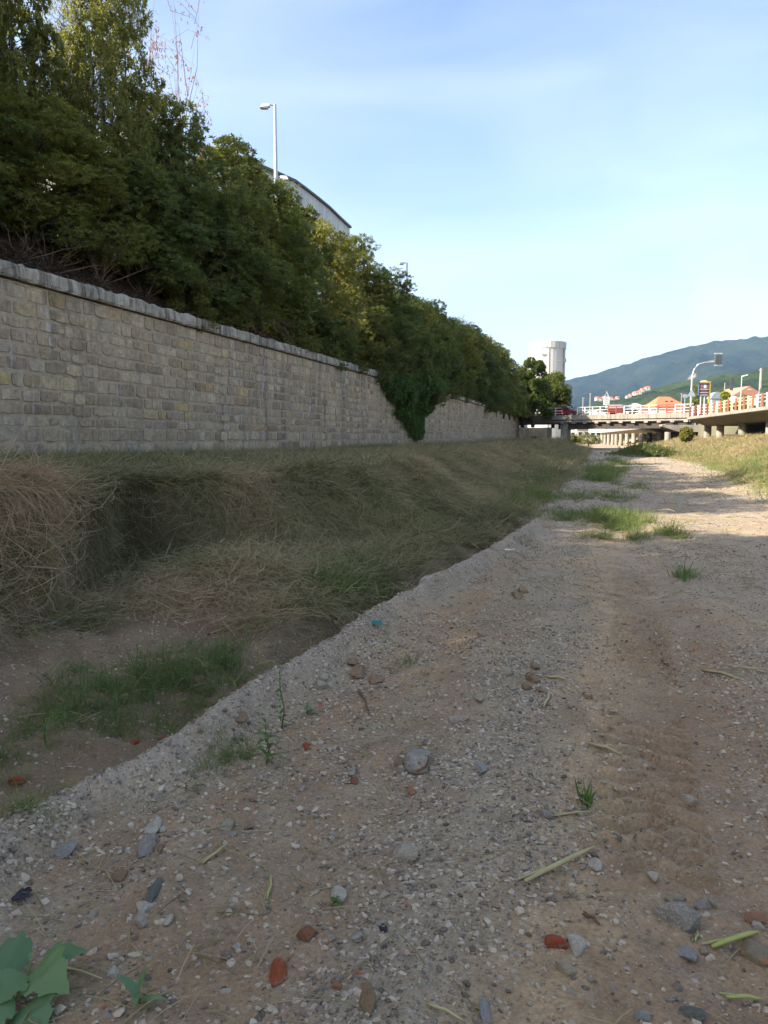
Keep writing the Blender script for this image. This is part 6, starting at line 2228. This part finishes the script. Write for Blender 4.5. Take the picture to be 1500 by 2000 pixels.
# the near plant with lobed leaves
p = onground(10, 1998)
th = thing('leafy_plant', 'large broad-leaved green plant with lobed leaves in the bottom left corner', 'plant', p)
d_ = lambda x, y, z_: V(x, y, z_)
tops = [(at(60, 1868, 2.12), d_(-.9, -.1, .15), .13, .12), (at(85, 1880, 2.10), d_(.75, .2, .25), .13, .07), (at(70, 1890, 2.06), d_(.75, -.45, .05), .15, .13), (at(45, 1900, 2.05), d_(-.3, -.7, -.05), .13, .12),
        (at(55, 1960, 1.98), d_(.55, -.6, -.1), .13, .12), (at(30, 1955, 1.97), d_(-.7, -.5, 0), .14, .13), (at(50, 1885, 2.1), d_(-.35, .5, .3), .07, .05), (at(40, 1990, 1.95), d_(.2, -.8, -.2), .12, .11)]
st = [p - V(0, 0, .03), at(30, 1960, 2.02), at(62, 1880, 2.1)]
MB().tube(st, [.008, .006, .004], 6).build('stem', M_STEM, th, True)
for i, (b, d, L, w_) in enumerate(tops):
    weed_leaf(th, b, d, V(-.1, -.5, 1), L, w_, lobed, M_BROAD, .2 + .08 * i, droop=.2, nu=22)

# ---- litter
M_PAPER = simple('white_paper', (.72, .72, .72), (.60, .60, .61), 10, .7)
M_TEAL = simple('teal_cloth', (.03, .20, .17), (.02, .14, .12), 20, .9)


def scrap(name, label, px, py, wpx, hpx, mat, seed, cat='litter', lift=.01):
    r = random.Random(seed); p = onground(px, py); d = math.hypot(p.y, CAMZ)
    k = wpx / F * d; m_ = hpx / F * d * 2.2
    vs = []; n = 6
    for i in range(n + 1):
        for j in range(4):
            vs.append(V((i / n - .5) * k * (1 + r.uniform(-.1, .1)), (j / 3 - .5) * m_ * r.uniform(.6, 1.1), lift + r.uniform(0, .35) * min(k, m_) * .5))
    fs = [(i * 4 + j, i * 4 + 4 + j, i * 4 + 5 + j, i * 4 + 1 + j) for i in range(n) for j in range(3)]
    o = MB().add(vs, fs).build(name, mat, None, True)
    o.location = p
    so = o.modifiers.new('thick', 'SOLIDIFY'); so.thickness = .002
    return tag(o, label, cat)


scrap('paper_scrap', 'torn white paper sheet lying on the soil windrow', 988, 1076, 36, 9, M_PAPER, 1)
scrap('plastic_scrap', 'crumpled whitish plastic under the dry tussock', 100, 1222, 30, 22, M_PAPER, 2, lift=.02)
scrap('plastic_scrap', 'small white plastic scrap right of the crumpled one by the tussock', 150, 1213, 22, 14, M_PAPER, 3, lift=.02)
scrap('plastic_scrap', 'white plastic scrap on the green grass near the wall foot', 108, 958, 26, 14, M_PAPER, 4, lift=.06)
scrap('cloth_scrap', 'teal cloth scrap caught in the trench behind the ridge', 732, 1222, 28, 12, M_TEAL, 5, lift=.02)
scrap('paper_scrap', 'small white scrap in the hay hollow of the bank', 308, 1130, 12, 7, M_PAPER, 6, lift=.04)
scrap('plastic_scrap', 'dark plastic scrap at the left edge of the gravel', 44, 1753, 26, 18, simple('dark_plastic', (.02, .02, .03), None, 3, .5), 7)

# reddish heap of dead branches at the wall foot
def twig_heap(label, px, py, wpx, n, mat, seed, name='branch_heap', hk=.22, rad=.012):
    r = random.Random(seed); p = onground(px, py); d = p.y
    k = wpx / F * d
    th = thing(name, label, 'branch heap', p)
    for i in range(n):
        a = r.uniform(-.6, .6) + (0 if r.random() < .6 else 1.4)
        c = V(r.gauss(0, k * .22), r.gauss(0, .25), .05 + abs(r.gauss(0, k * hk * .4)))
        L = r.uniform(.3, .6) * k
        q = V(math.cos(a), math.sin(a) * .6, r.uniform(-.2, .25)) * L / 2
        MB().tube([p + c - q, p + c + V(0, 0, r.uniform(0, .06)), p + c + q], [rad, rad * .8, rad * .4], 4).build('twig', mat, th)
twig_heap('reddish brown heap of dead branches at the wall foot', 652, 879, 44, 40, simple('red_twig', (.20, .075, .05), (.11, .05, .035), 6, .9), 3)
twig_heap('small dark brush heap at the wall foot below the ivy', 845, 878, 34, 24, M_STICK, 4)


# ================================================================== BARE TWIGS ABOVE THE WALL
def bare_shrub(name, label, base, tips, mat, seed, r0=.025, cat='shrub', leafm=None, nleaf=0, sub=4, group=None, spread=.35):
    r = random.Random(seed)
    th = thing(name, label, cat, base, group)
    ends = []
    for i, tip in enumerate(tips):
        tip = Vector(tip); b = Vector(base) + V(r.gauss(0, .08), r.gauss(0, .08), 0)
        L = (tip - b).length
        m1 = b.lerp(tip, .4) + V(r.gauss(0, .1), r.gauss(0, .1), .05) * L * spread
        m2 = b.lerp(tip, .75) + V(r.gauss(0, .08), r.gauss(0, .08), .05) * L * spread
        mb = MB(); mb.tube([b, m1, m2, tip], [r0, r0 * .75, r0 * .45, r0 * .15], 6)
        for k in range(sub):
            u = r.uniform(.35, .95); q = m1.lerp(tip, u)
            e = q + V(r.gauss(0, .22), r.gauss(0, .22), abs(r.gauss(.1, .25))) * L * .45
            mb.tube([q, q.lerp(e, .5) + V(0, 0, .03) * L, e], [r0 * .35, r0 * .25, r0 * .1], 4)
            ends += [(q, e)]
        mb.build('branch', mat, th, True)
        ends += [(m1, tip)]
    if leafm:
        rg = np.random.default_rng(seed)
        cc = []
        for _ in range(nleaf):
            q, e = ends[r.randrange(len(ends))]
            cc.append(q.lerp(e, r.random()) + V(r.gauss(0, .05), r.gauss(0, .05), r.gauss(0, .05)))
        v, f, tn = leaf_cloud(np.array(cc), np.tile(np.array([[0, 0, -1.0]]), (len(cc), 1)), 3, .11, .035, rg, (10, 60), .2)
        obj('leaves', np_mesh('leaves', v, f, leafm, False, {'tint': tn}), th)
    return th


M_REDTWIG = simple('reddish_twig', (.28, .17, .14), (.20, .12, .10), 4, .9)
M_REDLEAF = leaf_mat('red_leaf', [(0.1, (.22, .09, .06)), (0.5, (.38, .18, .13)), (0.9, (.50, .30, .22))], .4)
Yt_ = 27.0
bx = at(345, 300, Yt_)
bare_shrub('bare_shrub', 'nearly bare shrub with reddish leaves and long curved twigs rising against the sky', (bx.x - .3, Yt_, 7.0),
           [at(282, -20, Yt_), at(330, -30, Yt_), at(388, -10, Yt_), at(300, 40, Yt_), at(380, 95, Yt_), at(350, 60, Yt_), at(392, 150, Yt_), at(408, 190, Yt_), at(270, 60, Yt_)], M_REDTWIG, 31, .020, leafm=M_REDLEAF, nleaf=380, sub=6, spread=.22)


def wallbase(px, out, z_):
    """point above the wall line seen at column px"""
    k = (px - 750) / F
    t_ = (-WX - out * COS - k * out * SIN) / (SIN - k * COS)
    return V(*W(out, t_, z_))


GT = 'dead twig tangles on the earth above the wall'
r = random.Random(77)
for i, (px, up, lab) in enumerate([
        (60, .9, 'tangle of dead twigs on the bare earth at the near end above the coping'),
        (120, 1.0, 'grey twig tangle between the near tangle and the brown brush above the coping'),
        (205, 1.3, 'upright brown dead brush standing on the earth above the coping'),
        (290, 1.2, 'dead branch with a straight crosspiece lying above the coping'),
        (345, 1.0, 'reddish dead brush right of the crosspiece branch, above the coping'),
        (395, 1.4, 'pale bare branches arching over the coping before the overhanging bushes start'),
        (470, 1.6, 'bare drooping vine stems hanging beneath the hedge over the coping'),
        (530, 1.6, 'second curtain of bare vine stems hanging beneath the hedge')]):
    b = wallbase(px, -1.0 if i < 5 else -.5, 5.3 if i < 5 else 6.0)
    tips = []
    for k in range(9 if i != 2 else 18):
        if i in (6, 7):
            tips.append(b + V(r.gauss(.55, .25), r.gauss(0, .7), r.uniform(-1.0, -.2)))
        else:
            tips.append(b + V(r.gauss(.15, .45), r.gauss(0, .45), r.uniform(.3, up)))
    bare_shrub('dead_brush', lab, b, tips, [M_TWIG, M_TWIG, M_REDTWIG, M_TWIG, M_REDTWIG, M_TWIG, M_TWIG, M_TWIG][i], 60 + i, .014, 'brush', sub=4, group=GT, spread=.5)
    if i == 3:
        pass

# ================================================================== HAZE
def haze():
    mt = bpy.data.materials.new('haze_air')
    mt.use_nodes = True
    nt = mt.node_tree; nt.nodes.clear()
    out = nt.nodes.new('ShaderNodeOutputMaterial')
    pv = nt.nodes.new('ShaderNodeVolumePrincipled')
    pv.inputs['Color'].default_value = (.38, .62, 1.0, 1)
    pv.inputs['Density'].default_value = HAZE
    pv.inputs['Anisotropy'].default_value = 0.1
    nt.links.new(pv.outputs[0], out.inputs['Volume'])
    o = MB().box((900, 2050, 248), (8000, 5500, 504)).build('haze', mt)
    o.location.z = 0
    tag(o, 'thin bluish haze over the whole valley', None, None, 'stuff')


HAZE = 0.000085
haze()
